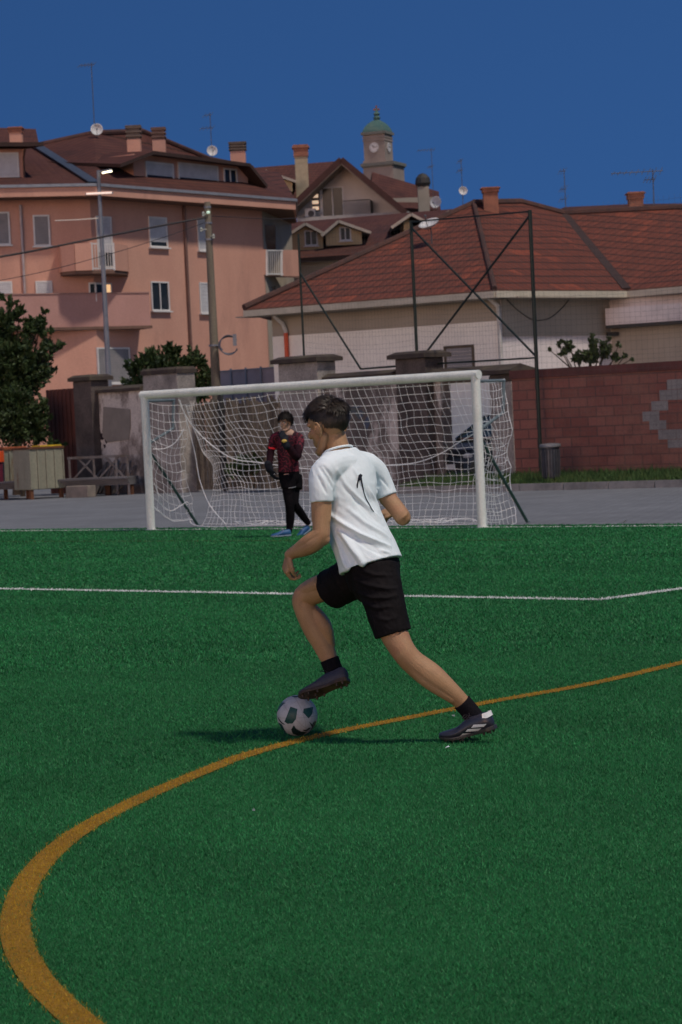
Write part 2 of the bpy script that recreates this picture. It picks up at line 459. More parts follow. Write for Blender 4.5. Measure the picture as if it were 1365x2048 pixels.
def blades(zones):
    out = []
    for y0, y1, dens, hgt, wid in zones:
        xa = lambda y: 0.155 * y + 1.4
        n = int((xa(y0) + xa(y1)) * (y1 - y0) * dens)
        y = rng.uniform(y0, y1, n); x = rng.uniform(-1, 1, n) * xa(y)
        out.append(np.stack([x, y, np.full(n, hgt), np.full(n, wid)], 1))
    B = np.concatenate(out)
    s, t = (B[:, :2] - np.array([GL.x, GL.y])) @ np.array([[GDIR.x, GBACK.x], [GDIR.y, GBACK.y]]).reshape(2, 2) if False else ((B[:, 0] - GL.x) * GDIR.x + (B[:, 1] - GL.y) * GDIR.y, (B[:, 0] - GL.x) * GBACK.x + (B[:, 1] - GL.y) * GBACK.y)
    return B[t < 0.48]
B = blades([(5.2, 7.5, 32000, 0.0125, 0.0021), (7.5, 10.5, 19000, 0.0135, 0.0027), (10.5, 15, 9000, 0.015, 0.0038), (15, 23, 2600, 0.021, 0.0075), (23, 40, 800, 0.022, 0.014)])
def blade_mesh(name, B, base=None, mats=None, cshift=0.0):
    n = len(B)
    a = rng.uniform(0, 2 * np.pi, n); lean = rng.uniform(0.15, 0.95, n); la_ = rng.uniform(0, 2 * np.pi, n)
    h = B[:, 2] * rng.uniform(0.6, 1.25, n); w = B[:, 3] * rng.uniform(0.7, 1.3, n)
    dx, dy = np.cos(a) * w / 2, np.sin(a) * w / 2
    x, y = B[:, 0], B[:, 1]
    v = np.zeros((n, 3, 3), np.float32)
    v[:, 0] = np.stack([x - dx, y - dy, np.zeros(n)], 1); v[:, 1] = np.stack([x + dx, y + dy, np.zeros(n)], 1)
    v[:, 2] = np.stack([x + np.cos(la_) * h * lean, y + np.sin(la_) * h * lean, h * (1 - 0.35 * lean)], 1)
    v = v.reshape(-1, 3); off = 0; bv = np.zeros((0, 3), np.float32); bf = []
    me = bpy.data.meshes.new(name)
    if base is not None:
        bv = np.array([vv.co[:] for vv in base.vertices], np.float32); bf = [tuple(p.vertices) for p in base.polygons]; off = len(bv)
    me.vertices.add(off + 3 * n); me.vertices.foreach_set("co", np.concatenate([bv, v]).ravel())
    li = np.concatenate([np.array(bf, np.int32).ravel(), np.arange(3 * n, dtype=np.int32) + off]).astype(np.int32)
    nb = len(bf); ls = np.concatenate([np.arange(nb) * 4, nb * 4 + np.arange(n) * 3]).astype(np.int32)
    me.loops.add(len(li)); me.loops.foreach_set("vertex_index", li)
    me.polygons.add(nb + n); me.polygons.foreach_set("loop_start", ls)
    me.polygons.foreach_set("material_index", np.concatenate([np.zeros(nb), np.ones(n) if nb else np.zeros(n)]).astype(np.int32))
    me.update(calc_edges=True)
    sh = me.attributes.new("shade", 'FLOAT', 'POINT')
    sh.data.foreach_set("value", np.concatenate([np.zeros(off), np.repeat(rng.beta(0.9, 1.6, n), 3)]).astype(np.float32))
    for m in mats: me.materials.append(m)
    return me
rest = np.ones(len(B), bool)
for nm, L, w, mt, bk in lines:
    d = dist_poly(B[:, :2], L) + rng.normal(0, 0.011, len(B))
    sel = rest & (d < w / 2) & (rng.uniform(0, 1, len(B)) > 0.06); rest &= ~sel
    o = bpy.data.objects[nm]
    if sel.sum(): o.data = blade_mesh(nm, B[sel], o.data, [bk, mt])
grass = bpy.data.objects.new("turf_grass", blade_mesh("turf_grass", B[rest], None, [m_turf])); COL.objects.link(grass)
tag(grass, "short green artificial turf blades covering the pitch", "grass", kind="stuff")
# paper scraps on the turf
m_scrap = M("paper_scrap", (0.6, 0.65, 0.7), 0.6)
for (px, py, s, lab) in ((512, 1634, 0.013, "tiny pale scrap lying on the open turf inside the yellow circle"), (897, 1507, 0.012, "tiny white scrap on the turf below the planted boot"), (908, 1444, 0.014, "tiny pale scrap on the turf in front of the planted boot"), (1248, 1051, 0.055, "crumpled white scrap lying by the goal line right of the net")):
    p = gnd(px, py); mb = MB(); q = [p + V((random.uniform(-s, s), random.uniform(-s, s) * .8, 0.024 + random.uniform(0, s))) for _ in range(6)]
    mb.add(q, [(0, 1, 2), (0, 2, 3), (3, 4, 1), (1, 2, 5), (4, 5, 0)])
    tag(mb.build("paper_scrap", m_scrap), lab, "scrap", "pale scraps on the pitch")
# grass bank and kerb along the red wall
WALL_R0, WALL_R1 = at(1030, 900, 48.3), at(1480, 900, 45.2)
WDIR = (WALL_R1 - WALL_R0); WDIR.z = 0; WDIR.normalize(); WN = V((WDIR.y, -WDIR.x, 0))   # WN faces the pitch
if WN.y > 0: WN = -WN
def wpt(s, t, z): return V((WALL_R0.x, WALL_R0.y, 0)) + WDIR * s + WN * t + V((0, 0, z))
m_kerb = M("kerb_stone", (0.25, 0.24, 0.23), 0.85, (0.16, 0.155, 0.15), 4, bump=.4)
mb = MB(); s = -1.9
while s < 9:
    mb.hexa([wpt(s, 1.55, -.01), wpt(s + .985, 1.55, -.01), wpt(s + .985, 1.43, -.01), wpt(s, 1.43, -.01)], [wpt(s, 1.54, .13), wpt(s + .985, 1.54, .13), wpt(s + .985, 1.43, .13), wpt(s, 1.43, .13)]); s += 1.0
tag(mb.build("kerb", m_kerb), kind="structure")
m_bank = M("weedy_earth", (0.035, 0.05, 0.018), 0.95, (0.05, 0.05, 0.03), 2.0)
tag(MB().hexa([wpt(-1.9, 1.43, -.01), wpt(9, 1.43, -.01), wpt(9, -.1, -.01), wpt(-1.9, -.1, -.01)], [wpt(-1.9, 1.43, .115), wpt(9, 1.43, .115), wpt(9, -.1, .27), wpt(-1.9, -.1, .27)]).build("verge", m_bank), kind="structure")
m_weed = M("verge_grass", (0.035, 0.085, 0.022), 0.7, (0.075, 0.11, 0.03), 3)
nb = 16000; ss = rng.uniform(-1.9, 9, nb); tt = rng.uniform(0.02, 1.42, nb); hh = rng.uniform(.04, .14, nb) * (1 + .8 * (rng.uniform(0, 1, nb) > .93))
vs = []; fs = []
for i in range(nb):
    p = wpt(ss[i], tt[i], .27 - .155 * (tt[i] + .1) / 1.53 - .01); a = random.uniform(0, 6.28); w = .009
    d = V((math.cos(a), math.sin(a), 0)) * w; l = V((random.uniform(-.06, .06), random.uniform(-.06, .06), hh[i]))
    vs += [p - d, p + d, p + l]; fs.append((3 * i, 3 * i + 1, 3 * i + 2))
tag(MB().add(vs, fs).build("verge_weeds", m_weed, fixn=False), "unmown grass and weeds on the bank below the red wall", "grass", kind="stuff")
# ================================================================== BUILDINGS, WALLS, TREES
class Fac:
    """vertical facade plane through two plan points; s runs left to right, o is outward"""
    def __init__(self, A, B):
        self.A = V((A[0], A[1], 0)); b = V((B[0], B[1], 0)); self.L = (b - self.A).length
        self.u = (b - self.A).normalized(); self.n = V((self.u.y, -self.u.x, 0))
    def sz(self, px, py, o=0):
        d = ray(px, py); t = (self.A + self.n * o - C_LOC).dot(self.n) / d.dot(self.n); p = C_LOC + d * t
        return (p - self.A).dot(self.u), p.z
    def s(self, px, py, o=0): return self.sz(px, py, o)[0]
    def z(self, px, py, o=0): return self.sz(px, py, o)[1]
    def P(self, s, z, o=0): return self.A + self.u * s + self.n * o + V((0, 0, z))
    def box(self, mb, s0, s1, z0, z1, o0, o1, mi=0):
        q = lambda o: [self.P(s0, z0, o), self.P(s1, z0, o), self.P(s1, z1, o), self.P(s0, z1, o)]
        return mb.hexa(q(o0), q(o1), mi)
    def rect(self, px0, py0, px1, py1, o=0):
        ym, xm = (py0 + py1) / 2, (px0 + px1) / 2
        return self.s(px0, ym, o), self.s(px1, ym, o), self.z(xm, py1, o), self.z(xm, py0, o)

m_salmon = M("salmon_render", (0.58, 0.315, 0.235), 0.9, (0.53, 0.28, 0.21), 0.5, col3=(0.42, 0.225, 0.175), scale3=.35, lo3=.55, hi3=.72, sx=(1, 1, .35), fine=0.06, fscale=14, spec=.1, bump=.3, bscale=40)
m_mauve = M("parapet_render", (0.46, 0.26, 0.225), 0.9, (0.42, 0.235, 0.20), 0.6, fine=0.06, fscale=12, spec=.1)
m_white = M("white_paint", (0.66, 0.64, 0.62), 0.6, (0.58, 0.56, 0.54), 2)
m_shutter = M("roller_shutter", (0.56, 0.55, 0.56), 0.6, (0.48, 0.47, 0.48), 2)
m_shutgrey = M("grey_shutter", (0.27, 0.25, 0.25), 0.6, (0.22, 0.21, 0.21), 2)
m_glass = M("window_glass", (.018, .024, .028), .2, (.03, .035, .038), 2, fine=0, spec=.22)
m_zinc = M("zinc_gutter", (0.30, 0.31, 0.34), 0.5, metal=.3)
m_soffit = M("soffit_boards", (0.17, 0.10, 0.075), 0.9)
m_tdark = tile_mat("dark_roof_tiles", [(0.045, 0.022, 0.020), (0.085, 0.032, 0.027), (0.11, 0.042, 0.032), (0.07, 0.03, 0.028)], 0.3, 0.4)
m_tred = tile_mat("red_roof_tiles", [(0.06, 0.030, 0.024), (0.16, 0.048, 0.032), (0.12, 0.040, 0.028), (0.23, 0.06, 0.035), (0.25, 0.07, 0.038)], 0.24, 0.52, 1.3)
m_brickc = M("chimney_brick", (0.33, 0.14, 0.09), 0.9, (0.22, 0.10, 0.07), 4)
m_cream = M("cream_render", (0.52, 0.40, 0.23), 0.9, (0.45, 0.35, 0.21), 0.8, fine=.05)
m_warmwhite = M("warm_white_render", (0.82, 0.77, 0.68), 0.9, (0.76, 0.71, 0.63), 0.6, fine=.05, fscale=8, col3=(0.66, 0.59, 0.48), scale3=.8, lo3=.58, hi3=.75)
m_lilac = M("cool_white_render", (0.68, 0.60, 0.58), 0.9, (0.62, 0.55, 0.53), 0.5, fine=.05, fscale=8, col3=(0.42, 0.38, 0.37), scale3=.7, lo3=.56, hi3=.75)
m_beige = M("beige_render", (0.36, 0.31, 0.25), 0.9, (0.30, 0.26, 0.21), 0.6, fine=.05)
m_iron = M("dark_iron", (0.03, 0.035, 0.035), 0.6, (0.05, 0.04, 0.035), 6)
m_alu = M("aerial_metal", (0.12, 0.12, 0.13), 0.5, metal=.4)
m_dish = M("dish_paint", (0.55, 0.55, 0.56), 0.5, (0.45, 0.45, 0.45), 3)
m_litw = emit_mat("lit_window", (1.0, 0.62, 0.30), 0.75)

def roof_face(mb, pts, mi=0):
    """planar roof polygon, first edge is the eave; adds UVs in metres"""
    p0, p1 = V(pts[0]), V(pts[1]); u = (p1 - p0).normalized()
    nrm = (p1 - p0).cross(V(pts[-1]) - p0); v = nrm.cross(u).normalized()
    if v.z < 0: v = -v
    mb.add(pts, [tuple(range(len(pts)))], mi, [[((V(q) - p0).dot(u), (V(q) - p0).dot(v)) for q in pts]])
m_under = M('roof_edge', (.055, .032, .028), .9, (.04, .025, .022), 3)
def slab_roof(name, faces, mat, parent, th=0.22, under=None):
    """roof polygons with thickness"""
    mb = MB()
    for pts in faces:
        pts = [V(p) for p in pts]
        roof_face(mb, pts)
        n = (pts[1] - pts[0]).cross(pts[-1] - pts[0]).normalized()
        if n.z < 0: n = -n
        low = [p - n * th for p in pts]; k = len(pts)
        mb.add(pts + low, [tuple(range(k, 2 * k))] + [(i, (i + 1) % k, k + (i + 1) % k, k + i) for i in range(k)], 1,
               [[(0, 0)] * k] + [[(0, 0)] * 4] * k)
    return mb.build(name, [mat, under or (m_under if mat == m_tdark else m_soffit)], parent)

def window(f, r, parent, kind="shutter", o=0.0, bars=1, sill=True, frame_m=None, name="window", lit=None, gap=0.0):
    s0, s1, z0, z1 = f.rect(*r, o)
    w = 0.07
    mb = MB()
    for a, b, c, d in ((s0 - w, s0, z0, z1), (s1, s1 + w, z0, z1), (s0 - w, s1 + w, z1, z1 + w), (s0 - w, s1 + w, z0 - w, z0)):
        f.box(mb, a, b, c, d, o - .02, o + .06)
    if kind == "glass":
        for i in range(1, bars + 1):
            c = s0 + (s1 - s0) * i / (bars + 1); f.box(mb, c - .03, c + .03, z0, z1, o + .012, o + .05)
    fr = mb.build(name, frame_m or m_white, parent)
    mb = MB(); f.box(mb, s0, s1, z0, z1, o - .02, o + .010); mb.build("pane", m_glass, fr)
    if lit:
        a, b = lit; mb = MB(); f.box(mb, s0 + (s1 - s0) * a, s0 + (s1 - s0) * b, z0, z1, o - .01, o + .014); mb.build("glow_pane", m_litw, fr)
    if kind != "glass":
        mb = MB(); zb = z0 + (z1 - z0) * gap; n = max(3, int((z1 - zb) / .085)); h = (z1 - zb) / n
        for i in range(n): f.box(mb, s0 + .004, s1 - .004, zb + i * h + .006, zb + (i + 1) * h, o + .012, o + .042 + .008 * (i % 2))
        mb.build("shutter", m_shutgrey if kind == "grey" else m_shutter, fr)
    if sill:
        mb = MB(); f.box(mb, s0 - .14, s1 + .14, z0 - w - .06, z0 - w - .002, o - .02, o + .17); mb.build("sill", m_white, fr)
    return fr
def chimney(px0, px1, ytop, ybot, D, parent, mat=None, capmat=None, kind="brick"):
    a, b = at(px0, ybot, D), at(px1, ybot, D); t = at((px0 + px1) / 2, ytop, D); c = (a + b) / 2; w = (b - a).length; h = t.z - a.z
    z0 = a.z - 1.0
    mb = MB()
    stack_h = h * (.5 if kind == 'pots' else .62 if kind != 'plain' else .8)
    mb.box((c.x, c.y + w / 2, (z0 + a.z + stack_h) / 2), (w * .86, w * .86, a.z + stack_h - z0))
    ch = mb.build("chimney", mat or m_salmon, parent)
    mb = MB(); zt = a.z + stack_h
    if kind == "pots":
        n = 6; hh = (h * .46) / n
        for i in range(n): mb.box((c.x, c.y + w / 2, zt + (i + .5) * hh), (w * (1.0 if i % 2 else .84), w * (1.0 if i % 2 else .84), hh * .8 if i % 2 else hh))
        mb.box((c.x, c.y + w / 2, zt + h * .48), (w * 1.02, w * 1.02, h * .04))
    elif kind == "cowl":
        mb.lathe((c.x, c.y + w / 2, zt), [(w * .5, 0), (w * .62, h * .1), (w * .55, h * .25), (w * .3, h * .36), (.02, h * .4)], 12)
    else:
        mb.box((c.x, c.y + w / 2, zt + h * .13), (w * .98, w * .98, h * .26)); mb.box((c.x, c.y + w / 2, zt + h * .28), (w * 1.16, w * 1.16, h * .05)); mb.box((c.x, c.y + w / 2, zt + h * .33), (w * 1.0, w * 1.0, h * .05))
    mb.build("chimney_cap", capmat or m_brickc, ch)
    return ch

# ---------------------------------------------------------------- salmon apartment building
DE = lambda x: {0: 106.0}.get(x)
A0, A1, A2 = at(-140, 600, 106.5), at(190, 600, 108.6), at(531, 600, 118.8)
A3 = at(590, 600, 127.0)
f1, f2, f3 = Fac(A0, A1), Fac(A1, A2), Fac(A2, A3)
zev = f2.z(300, 405)          # underside of the eaves
apt = thing("apartment_building", ((A1.x + A2.x) / 2, (A1.y + A2.y) / 2, 0), "three storey salmon apartment block with dark tiled attic roof and white shutters", "building")
back = [A3 + V((-3, 14, 0)), A0 + V((-2, 26, 0))]
plan = [V((p.x, p.y, -.02)) for p in (A0, A1, A2, A3, *back)]
MB().hexa(plan, [p + V((0, 0, zev + .02)) for p in plan]).build("wall", m_salmon, apt)
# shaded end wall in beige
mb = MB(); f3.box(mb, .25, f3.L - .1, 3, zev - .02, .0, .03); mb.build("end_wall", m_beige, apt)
# eaves: boxed cornice, gutter
def eave_pts(o, z): return [f1.P(0, z, o), f1.P(f1.L, z, o) + (f2.n * .15 * o), f2.P(f2.L + .2, z, o) + f2.u * 1.2 * (o > 0), f3.P(f3.L, z, .3)]
hc = .40
o_in = [V((p.x, p.y, zev)) for p in (A0, A1, A2, A3)]
outz = eave_pts(1.1, zev); mb = MB()
for i in range(3):
    a, b = outz[i], outz[i + 1]; c, d = o_in[i + 1], o_in[i]
    mb.hexa([a, b, c, d], [q + V((0, 0, hc)) for q in (a, b, c, d)])
mb.build("eaves", m_salmon, apt)
mb = MB(); mb2 = MB()
for i in range(3):
    a, b = outz[i], outz[i + 1]; mb.bar(a + V((0, 0, hc + .07)), b + V((0, 0, hc + .07)), .20, .13)
    c, d = o_in[i + 1], o_in[i]
    k = V((0, 0, -.025)); mb2.hexa([a.lerp(d, .08) + k, b.lerp(c, .08) + k, c + k, d + k], [a.lerp(d, .08), b.lerp(c, .08), c, d])
mb.build("gutter", m_zinc, apt); mb2.build("soffit", m_soffit, apt)
zr = zev + hc + .1
def P3(px, py, D): return at(px, py, D)
e0, e1, e2, e3 = [V((p.x, p.y, zr)) for p in outz]
rA, rB, rC, rD = P3(-160, 285, 118), P3(70, 292, 117), P3(190, 266, 117.5), P3(285, 262, 121)
rE, rF = P3(420, 318, 125), P3(505, 336, 128)
slab_roof("roof", [[e0, e1, rB, rA], [e1, e1.lerp(e2, .02), rC, rB], [e1.lerp(e2, .02), e2, rF, rE, rD, rC][:6]], m_tdark, apt)
slab_roof("roof", [[e2, e3, P3(560, 345, 134), rF]], m_tdark, apt)
mb = MB(); mb.bar(e1 + V((-.1, 0, .1)), rB + V((0, -.1, .1)), .5, .05); mb.build("valley_flashing", M("blue_zinc", (0.05, 0.065, 0.10), .6), apt)
mb = MB(); mb.tube([rB, rC, rD, rE, rF], .14, 8); mb.build("ridge_tiles", M("ridge_clay", (0.09, 0.04, 0.035), .9, (0.05, .03, .028), 3), apt)
# far left rear roof behind
slab_roof("roof", [[P3(-150, 300, 124), P3(80, 296, 124), P3(72, 258, 128), P3(-150, 250, 128)]], m_tdark, apt)
# left dormer
fd = Fac(at(-120, 350, 107.3), at(52, 350, 108.6))
dl = MB(); s0, s1, z0, z1 = fd.rect(-110, 298, 50, 372); fd.box(dl, s0, s1, z0 - .6, z1, -7, 0)
dorm = dl.build("dormer", m_salmon, apt)
window(fd, (-8, 308, 35, 352), dorm, "shutter", sill=False)
slab_roof("dormer_roof", [[fd.P(s0 - .3, z1 + .2, .8), fd.P(s1 + .75, z1 + .2, .8), fd.P(s1 + .5, z1 + .75, -6), fd.P(s0 - .3, z1 + .75, -6)]], m_tdark, dorm, .18)
mb = MB(); mb.tube([fd.P(s1 - .05, z1 - .05, .5), fd.P(s1 - .05, z1 - .4, .1), fd.P(s1 - .05, z0, .06)], .05, 8); mb.build("downpipe", M("brown_pipe", (.09, .05, .04)), dorm)
# wide right dormer
fr_ = Fac(at(266, 350, 111.6), at(500, 350, 119.3))
s0, s1, z0, z1 = fr_.rect(268, 316, 498, 372)
zb = z0; mb = MB()
tl = fr_.z(285, 318); tr = fr_.z(490, 340); zt = (tl + tr) / 2
fr_.box(mb, s0, s1 - .1, zb - .8, zt + .2, -6.5, 0)
dorm2 = mb.build("dormer", m_salmon, apt)
window(fr_, (293, 328, 345, 362), dorm2, "shutter", sill=False, gap=.3)
window(fr_, (358, 331, 434, 367), dorm2, "shutter", sill=False, gap=.25)
window(fr_, (449, 340, 472, 374), dorm2, "glass", sill=False, bars=1)
slab_roof("dormer_roof", [[fr_.P(s0 - 1.9, zt - .45, .75), fr_.P(s0 + .7, zt + .32, .7), fr_.P(s0 + 1.6, zt + .85, -6), fr_.P(s0 - 1.2, zt + .4, -6)],
                          [fr_.P(s0 + .7, zt + .32, .7), fr_.P(s1 - .8, zt + .22, .7), fr_.P(s1 - 1.6, zt + .75, -6), fr_.P(s0 + 1.6, zt + .85, -6)],
                          [fr_.P(s1 - .8, zt + .22, .7), fr_.P(s1 + .75, zt - .75, .6), fr_.P(s1 + .3, zt - .4, -6), fr_.P(s1 - 1.6, zt + .75, -6)]], m_tdark, dorm2, .16)
chimney(253, 284, 250, 306, 113, apt, kind="pots", capmat=M("old_pots", (.16, .12, .10), .9))
chimney(304, 333, 254, 304, 116, apt, kind="pots", capmat=M("old_pots_red", (.18, .11, .09), .9))
chimney(459, 494, 283, 322, 123, apt, kind="pots", capmat=M("old_pots_grey", (.15, .12, .10), .9))
chimney(18, 46, 258, 290, 117, apt, kind="plain")
# windows
for r, k, g in (((-6, 427, 17, 487), "grey", 0), ((70, 433, 97, 489), "grey", 0), ((-10, 566, 22, 600), "shutter", 0), ((75, 565, 102, 600), "shutter", 0)):
    window(f1, r, apt, k, gap=g)
for r, k, g in (((300, 437, 332, 492), "shutter", .14), ((397, 441, 416, 499), "shutter", 0), ((401, 568, 420, 624), "shutter", 0)):
    window(f2, r, apt, k, gap=g)
window(f2, (304, 566, 336, 619), apt, "glass", bars=1)
fw = window(f2, (196, 436, 222, 532), apt, "shutter", gap=.28, sill=False, name="balcony_door")
window(f1, (181, 568, 190, 600), apt, "glass", bars=0, sill=False)
window(f2, (192, 569, 221, 602), apt, "glass", bars=1, sill=False, lit=(.45, 1))
window(f2, (197, 698, 258, 764), apt, "grey", sill=True)
mb = MB()
for px, o, y0, y1 in ((45, f1, 410, 700), ): mb.tube([f1.P(f1.s(px, 500), f1.z(px, y0), .08), f1.P(f1.s(px, 500), f1.z(px, y1), .08)], .06, 8)
mb.build("downpipe", M("pale_pipe", (.42, .35, .35), .6), apt)
s_ = f2.s(370, 500)
MB().tube([f2.P(s_, zev, .08), f2.P(s_, 0, .08)], .075, 8).build("downpipe", M("copper_pipe", (.16, .09, .075), .7), apt)
mb = MB(); mb.tube([f1.P(f1.s(104, 445), f1.z(104, 445), .9), f1.P(f1.s(150, 443), f1.z(150, 443.5), .95), f1.P(f1.s(194, 438), f1.z(194, 440), .9)], .022, 6); mb.build("clothes_line", M("pale_cord", (.75, .7, .62), .6), apt)
# rounded corner balcony with parapet and white railing
def balcony(pts, zf, zt, parts, slab_m, D0):
    pass
mb = MB(); cen = f1.P(f1.L - .2, 0, 0); zb_, zt_ = f1.z(180, 541, 1.3), f1.z(180, 487, 1.3)
ring = [f1.P(f1.s(119, 500, 0), 0, 0.02), f1.P(f1.s(124, 500, .8), 0, .8), f1.P(f1.s(150, 500, 1.35), 0, 1.35), f1.P(f1.s(183, 500, 1.45), 0, 1.45), f2.P(f2.s(228, 500, 1.25), 0, 1.25), f2.P(f2.s(252, 500, .9), 0, .9), f2.P(f2.s(254, 500, .02), 0, .02)]
bal = MB()
bal_r = MB()
for i in (0, 1, 2, 4, 5):
    a, b = ring[i], ring[i + 1]; (bal if i < 3 else bal_r).bar(a + V((0, 0, (zb_ + zt_) / 2)), b + V((0, 0, (zb_ + zt_) / 2)), .12, zt_ - zb_)
balo = bal.build("balcony", m_salmon, apt); bal_r.build("parapet", m_salmon, balo)
sl = [V((p.x, p.y, zb_ - .14)) for p in ring] + [V((A1.x, A1.y + .4, zb_ - .14))]
MB().hexa(sl, [p + V((0, 0, .14)) for p in sl]).build("slab", m_soffit, balo)
mb = MB(); a, b = ring[3], ring[4]
for k in range(9):
    p = a.lerp(b, (k + .5) / 9); mb.bar(p + V((0, 0, zb_)), p + V((0, 0, zt_)), .025)
for z in (zb_ + .08, zt_ - .02): mb.bar(a + V((0, 0, z)), b + V((0, 0, z)), .05)
for p in (a, b): mb.bar(p + V((0, 0, zb_)), p + V((0, 0, zt_ + .03)), .07)
mb.build("railing", m_white, balo)
# long terrace parapet
ft = Fac(at(-150, 600, 104.2), at(300, 600, 110.0))
s1 = ft.s(300, 620); zt_, zb_ = ft.z(150, 588), ft.z(150, 654)
mb = MB(); ft.box(mb, 0, s1, zb_, zt_, -.16, 0); mb.hexa([ft.P(s1 - .16, zb_, -.16), ft.P(s1, zb_, -.16), ft.P(s1, zb_, -2.6), ft.P(s1 - .16, zb_, -2.6)], [ft.P(s1 - .16, zt_, -.16), ft.P(s1, zt_, -.16), ft.P(s1, zt_, -2.6), ft.P(s1 - .16, zt_, -2.6)])
ter = mb.build("terrace", m_mauve, apt)
mb = MB(); ft.box(mb, 0, s1 + .06, zb_ - .13, zb_ - .003, -2.7, .07); mb.build("slab", m_soffit, ter)
mb = MB(); ft.box(mb, 0, s1, zt_ + .002, zt_ + .05, -.2, .04); mb.build("coping", M("terrace_coping", (.36, .21, .18), .8), ter)
# small scalloped awning under the terrace
sa, sb = ft.s(196, 662), ft.s(266, 662); za = ft.z(230, 658); mb = MB()
mb.hexa([ft.P(sa, za, -.9), ft.P(sb, za, -.9), ft.P(sb, za + .3, -2.4), ft.P(sa, za + .3, -2.4)], [ft.P(sa, za + .04, -.9), ft.P(sb, za + .04, -.9), ft.P(sb, za + .34, -2.4), ft.P(sa, za + .34, -2.4)])
for k in range(12):
    a, b = sa + (sb - sa) * k / 12, sa + (sb - sa) * (k + 1) / 12; mb.hexa([ft.P(a, za, -.9), ft.P(b, za, -.9), ft.P((a + b) / 2, za - .26, -.9)], [ft.P(a, za, -.87), ft.P(b, za, -.87), ft.P((a + b) / 2, za - .26, -.87)])
mb.build("awning", M("awning_cloth", (.25, .15, .13), .9, (.36, .24, .2), 5), apt)
# balcony on the shaded end
q = lambda px, py, D: at(px, py, D)
mb = MB()
mb.hexa([q(566, 552, 120.2), q(597, 553, 121.6), q(597, 553, 121.75), q(566, 552, 120.35)], [q(566, 500, 120.2), q(597, 500, 121.6), q(597, 500, 121.75), q(566, 500, 120.35)])
mb.hexa([q(597, 553, 121.6), q(600, 552, 124), q(599, 552, 124), q(596, 553, 121.7)], [q(597, 500, 121.6), q(600, 500, 124), q(599, 500, 124), q(596, 500, 121.7)])
mb_r = MB(); mb_r.hexa([q(520, 550, 118.6), q(533, 550, 118.9), q(533, 550, 119.05), q(520, 550, 118.75)], [q(520, 499, 118.6), q(533, 499, 118.9), q(533, 499, 119.05), q(520, 499, 118.75)])
bal2 = mb.build("balcony", m_salmon, apt); mb_r.build("parapet", m_salmon, bal2)
MB().hexa([q(516, 553, 118.5), q(599, 556, 121.5), q(602, 556, 125), q(536, 553, 120.5)], [q(516, 549.5, 118.5), q(599, 552.5, 121.5), q(602, 552.5, 125), q(536, 549.5, 120.5)]).build("slab", m_soffit, bal2)
mb = MB()
for k in range(9): x = 534 + k * 31 / 8; mb.bar(q(x, 550, 118.95 + k * .15), q(x, 502, 118.95 + k * .15), .03)
for y in (501, 548): mb.bar(q(533, y, 118.9), q(566, y, 120.2), .06)
mb.bar(q(534, 551, 118.9), q(534, 500, 118.9), .09); mb.bar(q(564, 552, 120.1), q(564, 500, 120.1), .09)
mb.build("railing", m_white, bal2)
mb = MB(); mb.hexa([q(531, 500, 119.4), q(552, 500, 121.5), q(552, 450, 121.5), q(531, 450, 119.4)], [q(531, 500, 119.45), q(552, 500, 121.55), q(552, 450, 121.55), q(531, 450, 119.45)]); mb.build("window", m_glass, apt)
mb = MB(); mb.hexa([q(535, 600, 119.4), q(552, 600, 121.5), q(552, 572, 121.5), q(535, 575, 119.4)], [q(535, 600, 119.45), q(552, 600, 121.55), q(552, 572, 121.55), q(535, 575, 119.45)]); mb.build("window", m_glass, apt)

# ---------------------------------------------------------------- generic helpers for the roofscape
def gable_dormer(name, parent, apex, left, right, wall_px, win_px, D, depth=4.0, mat=None, over=.5):
    fc = Fac(at(left[0], 450, D), at(right[0], 450, D + .05))
    sa, za = fc.sz(*apex); sl, zl = fc.sz(*left); sr, zr_ = fc.sz(*right)
    x0, x1, zb, _ = fc.rect(wall_px[0], wall_px[1] - 5, wall_px[2], wall_px[3])
    zt = lambda s: za + (zl - za) * (sa - s) / (sa - sl) if s < sa else za + (zr_ - za) * (s - sa) / (sr - sa)
    ins = .10
    mb = MB(); lo = [fc.P(x0, zb, 0), fc.P(x1, zb, 0), fc.P(x1, zt(x1) - ins, 0), fc.P(sa, za - ins, 0), fc.P(x0, zt(x0) - ins, 0)]
    mb.hexa(lo, [p - fc.n * depth for p in lo]); d = mb.build(name, mat or m_cream, parent)
    slab_roof("dormer_roof", [[fc.P(sl, zl, over), fc.P(sl, zl, -depth), fc.P(sa, za, -depth), fc.P(sa, za, over)],
                              [fc.P(sr, zr_, over), fc.P(sa, za, over), fc.P(sa, za, -depth), fc.P(sr, zr_, -depth)]], m_tdark, d, .16)
    mb = MB(); mb.bar(fc.P(sl, zl - .08, over + .015), fc.P(sa, za - .08, over + .015), .03, .15); mb.bar(fc.P(sa, za - .08, over + .015), fc.P(sr, zr_ - .08, over + .015), .03, .15)
    mb.build("fascia", M("cream_fascia", (.42, .36, .30), .8), d)
    if win_px: window(fc, win_px, d, "glass", sill=True)
    return d

